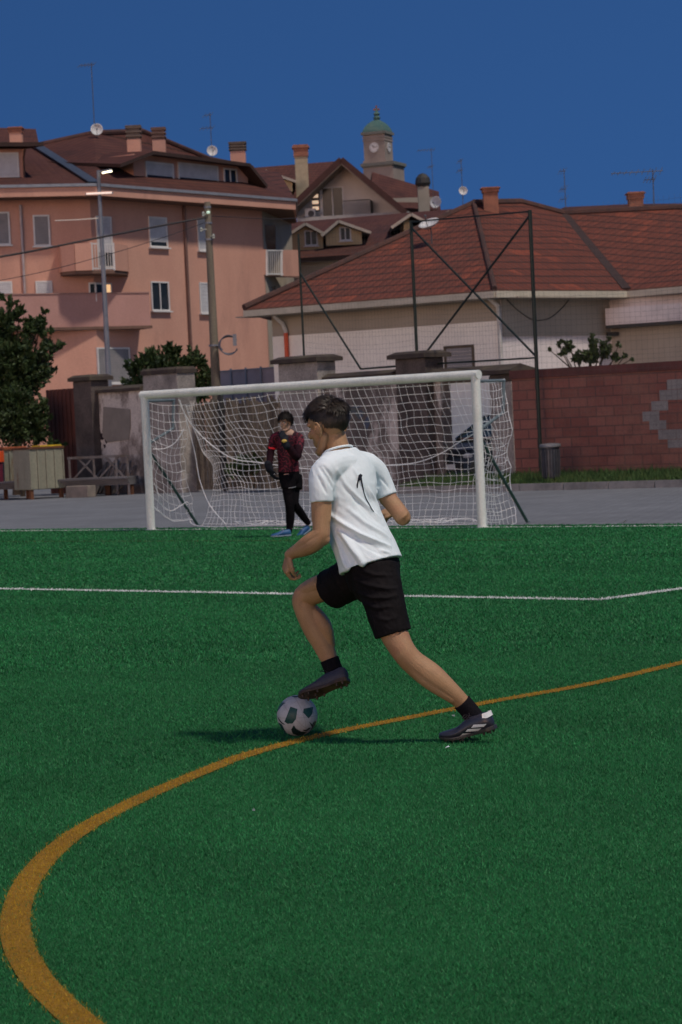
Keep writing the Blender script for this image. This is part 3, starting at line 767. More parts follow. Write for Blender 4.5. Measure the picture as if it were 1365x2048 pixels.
# ---------------------------------------------------------------- house with the large white gable
gh = thing("gabled_house", at(690, 700, 154.70) * 1, "house with a wide white gable, tall glazed door and brick chimney behind the salmon block", "house")
gh.location.z = 0
fg = Fac(at(596, 420, 151.37), at(815, 420, 150.42))
za = fg.z(690, 322); sa = fg.s(690, 322); sl, zl = fg.sz(583, 424); sr, zrr = fg.sz(818, 428); zb = fg.z(690, 436)
mb = MB(); lo = [fg.P(sl + .35, 0, 0), fg.P(sr - .25, 0, 0), fg.P(sr - .25, zrr + .03, 0), fg.P(sa, za - .12, 0), fg.P(sl + .35, zl + .1, 0)]
mb.hexa(lo, [p - fg.n * 9 for p in lo]); mb.build("wall", M("gable_render", (.52, .47, .43), .9, (.45, .41, .38), .6), gh)
OV = 1.7
slab_roof("roof", [[fg.P(sl, zl, OV), fg.P(sl, zl, -9), fg.P(sa, za, -9), fg.P(sa, za, OV)], [fg.P(sr, zrr, OV), fg.P(sa, za, OV), fg.P(sa, za, -9), fg.P(sr, zrr, -9)]], m_tdark, gh, .30, M("gable_soffit", (.30, .25, .20), .9))
mb = MB(); k = V((0, 0, .02))
mb.bar(fg.P(sl, zl - .1, OV + .02) + k, fg.P(sa, za - .1, OV + .02) + k, .05, .36); mb.bar(fg.P(sa, za - .1, OV + .02) + k, fg.P(sr, zrr - .1, OV + .02) + k, .05, .36); mb.build("verge_board", M("verge_brown", (.075, .035, .03), .9), gh)
slab_roof("roof", [[q(486, 424, 152.91), q(604, 428, 151.72), q(690, 321, 158.27), q(500, 336, 159.46)]], m_tdark, gh, .25)
w1 = window(fg, (646, 376, 686, 434), gh, "glass", bars=1, sill=False, name="glazed_door")
w2 = window(fg, (624, 384, 641, 424), gh, "glass", bars=0, sill=False)
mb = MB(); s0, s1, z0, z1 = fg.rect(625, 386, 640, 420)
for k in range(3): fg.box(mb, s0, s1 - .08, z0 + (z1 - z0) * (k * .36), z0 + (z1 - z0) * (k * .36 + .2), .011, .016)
mb.build("glow_pane", emit_mat("warm_reflection_pane", (1, .72, .5), .55), w2)  # bright reflection in the glass, put in as glowing strips
mb = MB(); s0, s1, z0, z1 = fg.rect(690, 404, 745, 433)
for k in range(26): fg.box(mb, s0 + (s1 - s0) * k / 26, s0 + (s1 - s0) * k / 26 + .02, z0, z1, 1.0, 1.02)
for z in (z0, z1): fg.box(mb, s0, s1, z, z + .05, .985, 1.035)
fg.box(mb, s1, s1 + .04, z0, z1, .0, 1.02); mb.build("railing", m_iron, gh)
mb = MB(); s0, s1 = fg.s(600, 440), fg.s(822, 440); fg.box(mb, s0, s1, fg.z(690, 441), fg.z(690, 433), -.5, 1.2); mb.build("balcony_slab", M("slab_plaster", (.40, .36, .33), .9), gh)
mb = MB(); s0, s1, z0, z1 = fg.rect(611, 417, 631, 438, 1.0); fg.box(mb, s0, s1, z0, z1, .6, 1.0); ac = mb.build("air_conditioner", M("ac_casing", (.5, .48, .46), .5), gh)
mb = MB(); mb.lathe(fg.P((s0 + s1) / 2 + .05, (z0 + z1) / 2, 1.0), [(.2, 0), (.2, .01)], 20, fg.n); mb.build("fan_grille", M("fan_dark", (.06, .055, .055), .6), ac)
chimney(590, 620, 299, 366, 151.5, gh, mat=M('cream_stack', (.42, .35, .24), .9), kind="plain")
gable_dormer("dormer", gh, (531, 341), (505, 362), (592, 362), (523, 352, 585, 384), (527, 353, 552, 383), 149.5, 6, m_cream)
gh2 = thing("rear_house", at(800, 700, 165.41), "dark roofed house just right of the white gable with a capped black chimney", "house"); gh2.location.z = 0
fh = Fac(at(745, 420, 164.22), at(880, 420, 164.81)); mb = MB(); fh.box(mb, fh.s(748, 400), fh.s(872, 400), 0, fh.z(800, 396), -9, 0); mb.build("wall", m_beige, gh2)
slab_roof("roof", [[q(740, 412, 163.03), q(882, 420, 163.03), q(878, 383, 167.79), q(745, 344, 167.79)], [q(745, 344, 167.79), q(878, 383, 167.79), q(880, 400, 173.74), q(740, 390, 173.74)]], m_tdark, gh2, .25)
chimney(836, 862, 346, 416, 161.6, gh2, mat=m_beige, capmat=m_iron, kind="cowl")

# ---------------------------------------------------------------- lower house with small gable dormers
dh = thing("dormer_house", at(680, 700, 128.96), "lower house with a dark tiled roof and a row of small cream gable dormers", "house"); dh.location.z = 0
fl = Fac(at(560, 520, 128.46), at(900, 520, 125.98))
zl = fl.z(690, 508); mb = MB(); fl.box(mb, fl.s(576, 530), fl.s(900, 530), 0, zl, -10, 0); mb.build("wall", m_beige, dh)
slab_roof("roof", [[fl.P(fl.s(560, 510), zl - .1, .7), fl.P(fl.L + 2, zl - .1, .7), q(905, 418, 136.40), q(566, 446, 137.02)], [q(566, 446, 137.02), q(905, 418, 136.40), q(905, 440, 145.08), q(566, 470, 145.08)]], m_tdark, dh, .25)
gable_dormer("dormer", dh, (611, 446), (571, 472), (652, 468), (582, 462, 646, 500), (612, 463, 633, 489), 129.3, 5)
gable_dormer("dormer", dh, (677, 441), (643, 470), (742, 464), (652, 458, 724, 490), (682, 456, 700, 479), 129.0, 5)
gable_dormer("dormer", dh, (822, 427), (782, 454), (858, 446), (808, 446, 820, 478), None, 127.7, 5)
gable_dormer("dormer", dh, (898, 422), (862, 444), (940, 440), (885, 436, 925, 470), None, 127.2, 5)

# ---------------------------------------------------------------- bell tower far behind
m_stone = M("tower_stone", (.30, .245, .215), .9, (.24, .20, .175), .5)
m_verd = M("verdigris", (.06, .13, .12), .7, (.09, .15, .13), 1.2)
tw = thing("bell_tower", at(757, 700, 320), "distant stone clock tower with a green copper dome and a cross", "tower"); tw.location.z = 0
tc = at(757, 300, 320); sc_ = 320 / 4800.0; hw = 23 * sc_; rz = math.radians(-22)
Z = lambda y: at(757, y, 320).z
mb = MB(); mb.box((tc.x, tc.y, (Z(328) - 8) / 2 + 0), (hw * 2.05, hw * 2.05, Z(328) - 8 + 0), rz); mb.box((tc.x, tc.y, (Z(328) + Z(268)) / 2), (hw * 2 - .1, hw * 2 - .1, Z(268) - Z(328)), rz)
mb.box((tc.x, tc.y, (Z(322) + Z(328)) / 2), (hw * 2.12, hw * 2.12, Z(322) - Z(328)), rz)
mb.box((tc.x + .6, tc.y, (Z(350) + Z(333)) / 2 - 4), (hw * 2.75, hw * 2.75, Z(333) - Z(350) + 8), rz)
for y in (276, 282): mb.box((tc.x, tc.y, Z(y)), (hw * 2.03, hw * 2.03, .25), rz)
mb.build("shaft", m_stone, tw)
mb = MB(); mb.box((tc.x, tc.y, Z(268)), (hw * 2.25, hw * 2.25, .35), rz); mb.box((tc.x + .6, tc.y, Z(331)), (hw * 3.1, hw * 3.1, .4), rz); mb.box((tc.x + .6, tc.y, Z(334.5)), (hw * 2.9, hw * 2.9, .3), rz); cor_ = mb.build("cornice", M("cornice_stone", (.17, .17, .155), .9), tw)
RT = Matrix.Rotation(rz, 3, 'Z')
mb = MB(); h = Z(238) - Z(267); rows = []
for k, (rr, zz) in enumerate(((1.04, 0), (.98, .2), (.84, .45), (.62, .68), (.34, .86), (.16, .95), (.10, 1.0))):
    rows.append([tc * 1 + V((0, 0, Z(267) - tc.z + h * zz)) + RT @ V((x * hw * rr, y * hw * rr, 0)) for x, y in ((-1, -1), (-.33, -1.05), (.33, -1.05), (1, -1), (1.05, 0), (1, 1), (0, 1.05), (-1, 1), (-1.05, 0))])
for a, b in zip(rows[:-1], rows[1:]): mb.hexa(a, b)
mb.lathe((tc.x, tc.y, Z(240)), [(.35, 0), (.5, .3), (.28, .55), (.45, .8), (.2, 1.1), (.12, 1.6)], 12)
mb.build("dome", m_verd, tw, smooth=False)
mb = MB(); zt = Z(238) + .9; mb.bar((tc.x, tc.y, zt), (tc.x, tc.y, Z(211)), .22); mb.bar((tc.x - .42, tc.y, Z(219)), (tc.x + .42, tc.y, Z(219)), .24); mb.build("cross", M("rusty_cross", (.22, .09, .07), .8), tw)
m_face = M("clock_enamel", (.62, .60, .60), .5)
for nx in (V((0, -1, 0)), V((1, 0, 0))):
    n = RT @ nx; c = V((tc.x, tc.y, Z(297))) + n * (hw - .02); u = V((-n.y, n.x, 0))
    mb = MB(); mb.lathe(c, [(hw * .43, 0), (hw * .43, .08)], 28, n); fc_ = mb.build("clock_face", m_face, tw)
    mb = MB()
    for k in range(12):
        a = k * math.pi / 6; d = u * math.cos(a) + V((0, 0, 1)) * math.sin(a); mb.bar(c + n * .09 + d * hw * .33, c + n * .09 + d * hw * .40, .07, .03, up=n)
    mb.bar(c + n * .1, c + n * .1 + u * hw * .28 + V((0, 0, .1)), .07, .03, up=n); mb.bar(c + n * .1, c + n * .1 + u * (-.2) + V((0, 0, hw * .2)), .09, .03, up=n)
    mb.build("clock_hands", m_iron, fc_)

# ---------------------------------------------------------------- single-storey house with red tiled hip roof
wh = thing("white_house", at(1000, 800, 61), "single storey off-white house under a broad weathered red tile hip roof", "house"); wh.location.z = 0
pA, pB, pC, pD = at(548, 700, 64.0), at(1006, 700, 60.3), at(1222, 700, 63.2), at(1520, 700, 61.0)
g1, g2, g3 = Fac(pA, pB), Fac(pB, pC), Fac(pC, pD)
ze = g1.z(800, 606); zs = ze - .02
pl = [V((p.x, p.y, -.02)) for p in (pA, pB, pC, pD, pD + V((0, 12, 0)), pA + V((2, 12, 0)))]
def strip(f, s0, s1, z0, z1, o0, o1, nm, mt, par=wh):
    mb = MB(); f.box(mb, s0, s1, z0, z1, o0, o1); return mb.build(nm, mt, par)
MB().hexa(pl, [p + V((0, 0, zs)) for p in pl]).build("wall", m_lilac, wh)
zf = g1.z(780, 657)
strip(g1, 0, g1.L - .02, 0, zf, 0.002, .035, "plaster_field", m_warmwhite)
strip(g1, 0, g1.L, zf + .002, zs - .02, .002, .02, "upper_band", m_beige)  # darker beige band across the top of the wall
strip(g2, 0.02, g2.L, g2.z(1100, 672), zs - .02, .002, .03, "upper_band", m_beige)
strip(g3, 0.05, g3.L, 0, g3.z(1290, 648), .002, .03, "lower_wall", m_beige)
# awning box on the right wing
mb = MB(); g3.box(mb, .1, g3.L, g3.z(1290, 647), g3.z(1290, 613), .0, .45); mb.build("awning_box", m_lilac, wh)
mb = MB(); g3.box(mb, .12, g3.L, g3.z(1290, 653), g3.z(1290, 647.5), -.0, .5); mb.build("awning_roller", m_iron, wh)
# roof
ezz = ze + .10
E_A = at(489, 617, 63.6); E_B = g1.P(g1.L + .25, 0, .75); E_C = g2.P(g2.L + .0, 0, .62); E_D = g3.P(g3.L, 0, .7)
for e in (E_A, E_B, E_C, E_D): e.z = ezz
T1, T2 = at(948, 407, 68.0), at(1042, 405, 69.5); T3 = at(1128, 428, 70.0); T4 = at(1520, 409, 68.5)
slab_roof("roof", [[E_A, E_B, T1], [E_B, E_C, T3, T2, T1], [E_C, E_D, T4, T3]], m_tred, wh, .14)
slab_roof("roof", [[E_A + V((1.5, 13, 0)), E_A, T1], [T1, T2, E_B + V((2, 16, 0)), E_A + V((1.5, 13, 0))], [T2, T3, T4, T4 + V((0, 6, -2.5)), T2 + V((2, 7, -2))]], m_tred, wh, .14)
mb = MB(); mb.tube([E_B + V((0, 0, .03)), T1 + V((0, 0, .03))], .07, 8); mb.tube([T1, T2], .12, 8); mb.tube([T3, T4], .12, 8); mb.tube([T2, T3], .12, 8); mb.tube([E_A + V((0, 0, .05)), T1], .1, 8)
mb.build("ridge_tiles", M("ridge_red", (.085, .04, .032), .9, (.05, .03, .027), 4), wh)
mb = MB(); mb.bar(E_C + V((0, 0, .03)), T3 + V((0, 0, .0)), .24, .06); mb.build("valley_flashing", M("dark_valley", (.05, .03, .027), .8), wh)
mb = MB()
for a, b in ((E_A, E_B), (E_B, E_C), (E_C, E_D)):
    mb.bar(a + V((0, 0, -.11)), b + V((0, 0, -.11)), .12, .16)
mb.build("gutter", M("cream_gutter", (.50, .45, .36), .6, (.42, .38, .30), 3), wh)
mb = MB()
for f, s_i, e in ((g1, g1, None),):
    lo = [g1.P(-.5, ze - .1, 0), g1.P(g1.L, ze - .1, 0), g1.P(g1.L + .2, ze - .1, .7), g1.P(-.7, ze - .1, .7)]; mb.hexa(lo, [p + V((0, 0, .03)) for p in lo])
lo = [g2.P(0, ze - .1, 0), g2.P(g2.L, ze - .1, 0), g2.P(g2.L, ze - .1, .6), g2.P(0, ze - .1, .6)]; mb.hexa(lo, [p + V((0, 0, .03)) for p in lo])
mb.build("soffit", M("cream_soffit", (.36, .31, .25), .9), wh)
chimney(966, 1000, 378, 408, 67.5, wh, mat=m_brickc, kind="plain")
window(g1, (896, 696, 947, 760), wh, "grey", sill=False, frame_m=M("brown_frame", (.10, .075, .05), .7))
m_pvc = M("pale_downpipe", (.55, .52, .48), .5)
m_orange = M("orange_pipe", (.62, .10, .04), .5)
s_ = g1.s(1002, 640)
mb = MB(); mb.tube([at(970, 584, 60.1), at(974, 592, 60.0), at(996, 612, 60.1), g1.P(s_, g1.z(1002, 628), .10), g1.P(s_, g1.z(1002, 650), .09), g1.P(s_, .3, .09)], .055, 10); mb.build("downpipe", m_pvc, wh)
s_ = g1.s(576, 660)
mb = MB(); mb.tube([at(547, 618, 63.4), at(549, 632, 63.4), at(566, 648, 63.6), g1.P(s_, g1.z(576, 662), .1), g1.P(s_, g1.z(576, 668), .1)], .055, 10); mb.build("downpipe", m_pvc, wh)
mb = MB(); mb.tube([g1.P(s_, g1.z(576, 666), .1), g1.P(s_, .3, .1)], .062, 10); mb.build("drain_pipe", m_orange, wh)
mb = MB(); mb.tube([g2.P(g2.s(x, y), g2.z(x, y), .05) for x, y in ((1012, 600), (1035, 622), (1065, 640), (1095, 637), (1120, 618), (1135, 600))], .012, 6, sub=5); mb.build("loose_cable", m_iron, wh)
mb = MB(); c = g3.P(g3.s(1232, 668), g3.z(1232, 668), .1); mb.box(c + g3.n * .1, (.30, .12, .10), 0.3); mb.box(c, (.08, .2, .08)); mb.build("wall_camera", m_iron, wh)

# ridge of the house behind on the right
bh = thing("far_right_house", at(1280, 700, 92), "house far behind with only its red ridge and brick chimney showing at the right", "house"); bh.location.z = 0
fb = Fac(at(1060, 500, 92), at(1560, 500, 90)); mb = MB(); fb.box(mb, .3, fb.L, 0, fb.z(1250, 452), -9, 0); mb.build("wall", m_beige, bh)
slab_roof("roof", [[q(1030, 455, 91), q(1560, 440, 89), q(1540, 405, 96), q(1265, 408, 97), q(1130, 414, 97)]], m_tdark, bh, .2)
chimney(1258, 1291, 389, 428, 88.5, bh, mat=m_brickc, kind="plain")

# ---------------------------------------------------------------- aerials and dishes
def aerial(pb, pt, D, label, els=((.95, .5, 6), ), r=.02):
    a, b = at(*pb, D), at(*pt, D); t = thing("tv_aerial", a, label, "aerial", "television aerials on the roofs")
    mb = MB(); r *= .75; mb.tube([a - V((0, 0, .6)), V((a.x, a.y, b.z))], r * 1.3, 6); mb.build("mast", m_alu, t)
    mb = MB()
    for f, L, n in els:
        c = V((a.x, a.y, a.z + (b.z - a.z) * f)); d = V((-L, .15, 0)); mb.tube([c - d * .25, c + d], r, 6)
        for k in range(n):
            p = c - d * .2 + d * 1.15 * k / (n - 1); h = .32 - .018 * k; mb.tube([p - V((.1, .28, h * .5)), p + V((.1, .28, h * .5))], r * .7, 5)
    mb.build("antenna", m_alu, t)
aerial((189, 246), (178, 126), 117, "tall thin aerial rising above the salmon block's ridge", ((.97, .6, 5),), .022)
aerial((424, 300), (420, 226), 122, "short aerial beside the dish on the salmon block's wide dormer", ((.6, .5, 4), (.95, .3, 3)), .02)
aerial((868, 412), (864, 296), 160, "aerial with two antennas standing just left of the mast that carries a dish", ((.97, .9, 6), (.68, .25, 5)), .02)
aerial((926, 400), (922, 318), 124, "aerial mast carrying a small round white dish", ((.95, .15, 3), (.72, .2, 4)), .018)
aerial((1132, 418), (1128, 338), 96, "aerial above the red ridge, left of the far chimney", ((.95, .18, 3), (.5, .18, 4), (.25, .2, 3)), .016)
aerial((1309, 418), (1318, 338), 88, "aerial with a long boom beside the right brick chimney", ((.95, 1.5, 9), (.75, .3, 4)), .022)
def dish(px, py, rpx, D, label, tilt=(-.2, -1, .25), half=False):
    c = at(px, py, D); r = rpx * D / 4800; t = thing("satellite_dish", c - V((0, 0, r)), label, "satellite dish", "satellite dishes on the roofs")
    ax = V(tilt).normalized(); prof = [(r * math.sin(a), -r * .55 * math.cos(a)) for a in (0.05, .35, .7, 1.05, 1.35)] + [(r * .99 * math.sin(1.35), -r * .5 * math.cos(1.35)), (r * .95 * math.sin(1.0), -r * .48 * math.cos(1.0)), (r * .5, -r * .42), (.02, -r * .47)]
    MB().lathe(c, prof, 22, ax).build("reflector", m_dish, t, smooth=True)
    mb = MB(); mb.tube([c - ax * r * .5, c - ax * r * .8 - V((0, 0, r * .3)), c - ax * r * .8 - V((0, 0, r * 1.6))], r * .07, 6); mb.build("bracket", m_alu, t)
    mb = MB(); mb.tube([c - V((0, 0, r * .9)), c + ax * r * .9 - V((0, 0, r * .35))], r * .04, 6); mb.ell(c + ax * r * .9 - V((0, 0, r * .3)), r * .13, n=8, m=6); mb.build("receiver", m_alu, t)
dish(194, 258, 12.5, 116.5, "satellite dish at the foot of the tall aerial on the salmon block", (.1, -1, .2))
dish(425, 301, 11, 121.5, "satellite dish behind the wide dormer of the salmon block", (.2, -1, .2))
dish(871, 404, 12.5, 158.5, "satellite dish hung below the black chimney cap", (-.5, -1, .2))
dish(927, 381, 9, 123.5, "small round dish on the mast above the red roof", (.1, -1, .15))
dish(857, 443, 22, 65.0, "largest dish, tilted flat on the red hip roof beside the middle fence post", (-.35, -.45, 1))

# ---------------------------------------------------------------- overgrown yard wall: pillars, plaster panels, boards, gateway
sw = Fac(at(120, 900, 61.0), at(1030, 900, 49.0))
m_plast = M("crumbling_plaster", (.22, .185, .165), .95, (.10, .085, .078), 1.1, .38, .6, fine=.25, fscale=25, bump=1, bscale=18, sx=(1, 1, .6), col3=(.50, .45, .41), scale3=1.0, lo3=.49, hi3=.58)
m_pill = M("weathered_pillar", (.31, .28, .255), .95, (.16, .145, .135), 1.3, .4, .62, fine=.25, fscale=25, bump=1, bscale=20, col3=(.42, .39, .36), scale3=2.2, lo3=.55, hi3=.7)
m_pilld = M("sooty_pillar", (.10, .08, .072), .95, (.055, .045, .042), 1.6, fine=.25, fscale=25, bump=1, bscale=20)
m_cop = M("mossy_coping", (.055, .042, .038), .95, (.085, .07, .05), 2.5, bump=1, bscale=18)
def pillar(px0, px1, ytop, label, mt, cap=8, o=.22, d=.55):
    s0, s1 = sw.s(px0, 850, o), sw.s(px1, 850, o); z1 = sw.z((px0 + px1) / 2, ytop, o)
    t = thing("stone_pillar", sw.P((s0 + s1) / 2, 0, 0), label, "pillar", "old stone pillars of the yard wall")
    mb = MB(); sw.box(mb, s0, s1, -.02, z1 - .12, o - d, o); mb.build("shaft", mt, t, bevel=.02)
    mb = MB(); e = cap / 90; lo = lambda e, z: [sw.P(s0 - e, z, o + e), sw.P(s1 + e, z, o + e), sw.P(s1 + e, z, o - d - e), sw.P(s0 - e, z, o - d - e)]
    mb.hexa(lo(e, z1 - .12), lo(e, z1 - .03)); mb.hexa(lo(e * .9, z1 - .028), lo(-.02, z1 + .03)); mb.build("capstone", m_cop, t)
    return t
pillar(150, 186, 752, "dark capped pillar at the left end of the old wall, beside the rusty sheet", m_pilld)
pillar(290, 359, 738, "pale stone pillar behind the left end of the crossbar", m_pill, 3)
pillar(562, 640, 714, "wide grey pillar with flat cap behind the goalkeeper", m_pill, 11)
pillar(796, 856, 705, "narrow sooty pillar carrying the middle fence post", m_pilld, 11)
pillar(982, 1027, 752, "pale pillar at the right end of the old wall by the red blocks", m_pill, 0)
def panel(px0, px1, ytop, label, mt, o=0, th=.3, cap=True, nm="plaster_wall"):
    s0, s1 = sw.s(px0, 850), sw.s(px1, 850); z1 = sw.z((px0 + px1) / 2, ytop)
    t = thing(nm, sw.P((s0 + s1) / 2, 0, 0), label, "wall")
    mb = MB(); sw.box(mb, s0, s1, -.02, z1, o - th, o); mb.build("wall_face", mt, t)
    if cap:
        mb = MB(); q0 = [(-th - .1, z1 + .002), (.1, z1 + .002), (.1, z1 + .07), (-.1, z1 + .15), (-th - .1, z1 + .07)]
        mb.hexa([sw.P(s0, z, o_) for o_, z in q0], [sw.P(s1, z, o_) for o_, z in q0]); mb.build("coping", m_cop, t)
    return t
p1 = panel(170, 290, 784, "crumbling plaster wall with a pale patch between two pillars at the left", m_plast)
s0, s1, z0, z1 = sw.rect(205, 812, 262, 880); mb = MB(); pts = [(s0, z0 + .1), (s0 + .2, z0 - .05), (s1 - .1, z0), (s1, z0 + .3), (s1 + .02, z1 - .1), (s0 + .1, z1)]
mb.hexa([sw.P(s, z, 0) for s, z in pts], [sw.P(s, z, .02) for s, z in pts]); mb.build("plaster_patch", M("grey_patch", (.24, .215, .19), .95, (.19, .17, .15), 2), p1)
mb = MB()
for (x, y, r) in ((199, 868, 7), (205, 873, 8), (213, 880, 6), (200, 888, 6), (208, 862, 5), (210, 892, 4)):
    s, z = sw.sz(x, y); k = r * 58 / 4800; pts = [(s + k * math.cos(a) * random.uniform(.7, 1.2), z + k * math.sin(a) * random.uniform(.8, 1.3)) for a in np.linspace(0, 6.28, 9)[:-1]]
    mb.hexa([sw.P(a, b, 0) for a, b in pts], [sw.P(a, b, .006) for a, b in pts])
mb.build("paint_splash", M("dark_spray_paint", (.02, .012, .018), .8), p1)
# leaning pale boards at the foot of that wall
mb = MB()
for k, (x, w, h) in enumerate(((222, 8, 66), (232, 6, 60), (243, 9, 70), (255, 7, 62), (266, 8, 68), (277, 6, 58), (211, 6, 50))):
    a = sw.P(sw.s(x, 940), .02, .5 + .03 * k); b = sw.P(sw.s(x - 3, 940), h * .0118, .06); mb.bar(a, b, w * .0118, .025, up=sw.n)
tag(mb.build("leaning_boards", M("rotten_boards", (.20, .17, .15), .95, (.09, .075, .065), 2, bump=1), None), "row of rotten boards leaning on the crumbling plaster wall", "boards")
p2 = panel(640, 796, 757, "plaster wall with faded graffiti between the wide and the narrow pillar", m_plast)
mb = MB()
for k, (x, y, rx, ry) in enumerate(((705, 822, 12, 5), (720, 828, 14, 9), (698, 834, 9, 6), (735, 845, 8, 12), (712, 815, 16, 3))):
    s, z = sw.sz(x, y); kx, ky = rx * 54 / 4800, ry * 54 / 4800; pts = [(s + kx * math.cos(a) * random.uniform(.6, 1.2), z + ky * math.sin(a) * random.uniform(.6, 1.2)) for a in np.linspace(0, 6.28, 12)[:-1]]
    mb.hexa([sw.P(a, b, .0) for a, b in pts], [sw.P(a, b, .004 + .002 * k) for a, b in pts])
mb.build("graffiti", M("faded_blue_paint", (.07, .085, .13), .9, (.10, .12, .10), 5, fine=.3), p2)
p3 = panel(852, 884, 752, "short plaster wall left of the gateway", m_plast)
mb = MB(); s0, s1 = sw.s(846, 740), sw.s(1042, 740); z = sw.z(950, 752); q0 = [(-.5, z), (.30, z), (.30, z + .08), (0, z + .2), (-.5, z + .08)]
mb.hexa([sw.P(s0, b, a) for a, b in q0], [sw.P(s1, b, a) for a, b in q0]); tag(mb.build("gateway_lintel", m_cop), "dark mossy lintel spanning the gateway behind the right goalpost", "lintel")
# board fence between pillars
s0, s1 = sw.s(360, 880), sw.s(562, 880); t = thing("board_fence", sw.P((s0 + s1) / 2, 0, -.2), "tall fence of weathered upright boards between the pale and the wide pillar", "fence")
mb = MB(); n = 58
for k in range(n):
    a = s0 + (s1 - s0) * k / n; w = (s1 - s0) / n; sw.box(mb, a + .006, a + w - .006 + random.uniform(-.006, .004), .04, sw.z(460, 800) + random.uniform(-.12, .06), -.24 - .015 * (k % 2), -.215 - .01 * (k % 3))
mb.build("boards", M("weathered_boards", (.21, .175, .125), .95, (.09, .075, .06), 1.2, .4, .6, sx=(2, 2, .3), fine=.3, fscale=20), t)
mb = MB()
for y in (.5, 1.9): sw.box(mb, s0, s1, y, y + .09, -.33, -.26)
mb.build("rail", m_pilld, t)
mb = MB(); sw.box(mb, sw.s(430, 870), sw.s(437, 870), 0, sw.z(434, 790), -.21, -.13); mb.build("fence_post", m_iron, t)
# iron gate in the gateway
s0, s1 = sw.s(886, 850, -.5), sw.s(980, 850, -.5); t = thing("iron_gate", sw.P((s0 + s1) / 2, 0, -.5), "pale barred gate standing in the gateway behind the parked car", "gate")
mb = MB()
for k in range(15): p = s0 + (s1 - s0) * k / 14; sw.box(mb, p, p + .03, .1, sw.z(930, 812, -2.6), -2.63, -2.6)
mb.build("bars", M("pale_bars", (.42, .40, .36), .7), t)
mb = MB()
for y in (.1, 1.2, 2.0): sw.box(mb, s0, s1, y, y + .06, -2.66, -2.60 + .035)
mb.build("rails", m_iron, t)
mb = MB(); sw.box(mb, s0, s1, sw.z(930, 846, -2.7), sw.z(930, 768, -2.7), -2.76, -2.72); mb.build("board", M("brown_gate_board", (.11, .075, .055), .9, (.07, .05, .04), 3), t)
# rusty sheet at left
s0, s1 = sw.s(95, 850, -.3), sw.s(152, 850, -.3); mb = MB(); n = 14
for k in range(n): sw.box(mb, s0 + (s1 - s0) * k / n, s0 + (s1 - s0) * (k + 1) / n - .012, 0, sw.z(125, 778, -.3), -.34, -.31 + .02 * (k % 2))
tag(mb.build("rusty_sheet", M("rusty_sheet_metal", (.13, .045, .034), .85, (.07, .03, .025), 1.5, sx=(2, 2, .4))), "dark red rusty corrugated sheet left of the dark capped pillar", "sheet")

# ---------------------------------------------------------------- red block wall with the pale block letter
rw = Fac(WALL_R0, WALL_R1)
def block_mat():
    m, nt, b = new_mat("red_blocks")
    co = N(nt, "TexCoord").outputs["Object"]
    sp = N(nt, "SeparateXYZ"); nt.links.new(co, sp.inputs[0])
    cb = N(nt, "CombineXYZ")
    s = math_n(nt, 'ADD', math_n(nt, 'MULTIPLY', sp.outputs[0], rw.u.x), math_n(nt, 'MULTIPLY', sp.outputs[1], rw.u.y))
    nt.links.new(s, cb.inputs[0]); nt.links.new(sp.outputs[2], cb.inputs[1])
    br = N(nt, "TexBrick"); br.inputs["Scale"].default_value = 1; br.inputs["Brick Width"].default_value = .40; br.inputs["Row Height"].default_value = .195
    br.inputs["Mortar Size"].default_value = .012; br.inputs["Mortar Smooth"].default_value = .3; br.inputs["Bias"].default_value = 0
    br.inputs["Color1"].default_value = (.20, .08, .066, 1); br.inputs["Color2"].default_value = (.27, .112, .09, 1); br.inputs["Mortar"].default_value = (.13, .075, .068, 1)
    nt.links.new(cb.outputs[0], br.inputs[0])
    f = ramp(nt, noise_n(nt, co, .7, 6, .65, (1, 1, 1.6)), .42, .68)
    c = mixc(nt, math_n(nt, 'MULTIPLY', f, .6), br.outputs[0], (.27, .15, .11))
    g = ramp(nt, noise_n(nt, co, 1.9, 5, .7), .55, .75)
    c = mixc(nt, math_n(nt, 'MULTIPLY', g, .5), c, (.10, .05, .045))
    v = N(nt, "HueSaturation"); nt.links.new(c, v.inputs["Color"]); nt.links.new(math_n(nt, 'ADD', .78, math_n(nt, 'MULTIPLY', noise_n(nt, co, 30, 3, .6), .44)), v.inputs["Value"])
    nt.links.new(v.outputs[0], b.inputs["Base Color"]); b.inputs["Roughness"].default_value = .92; b.inputs["Specular IOR Level"].default_value = .15
    bn = N(nt, "Bump"); bn.inputs["Distance"].default_value = .008; bn.invert = True; nt.links.new(br.outputs[1], bn.inputs["Height"]); nt.links.new(bn.outputs[0], b.inputs["Normal"])
    return m
t = thing("red_block_wall", rw.P(2.5, 0, 0), "long dull red concrete block wall with a pale grey stepped block letter", "wall")
ztop = rw.z(1200, 731)
mb = MB(); rw.box(mb, 0, rw.L + 3, -.02, ztop - .17, -.2, 0); mb.build("wall_face", block_mat(), t)
mb = MB(); rw.box(mb, -.03, rw.L + 3, ztop - .168, ztop, -.24, .04); mb.build("coping", M("red_coping", (.13, .05, .045), .9, (.09, .04, .035), 2), t)
mb = MB()
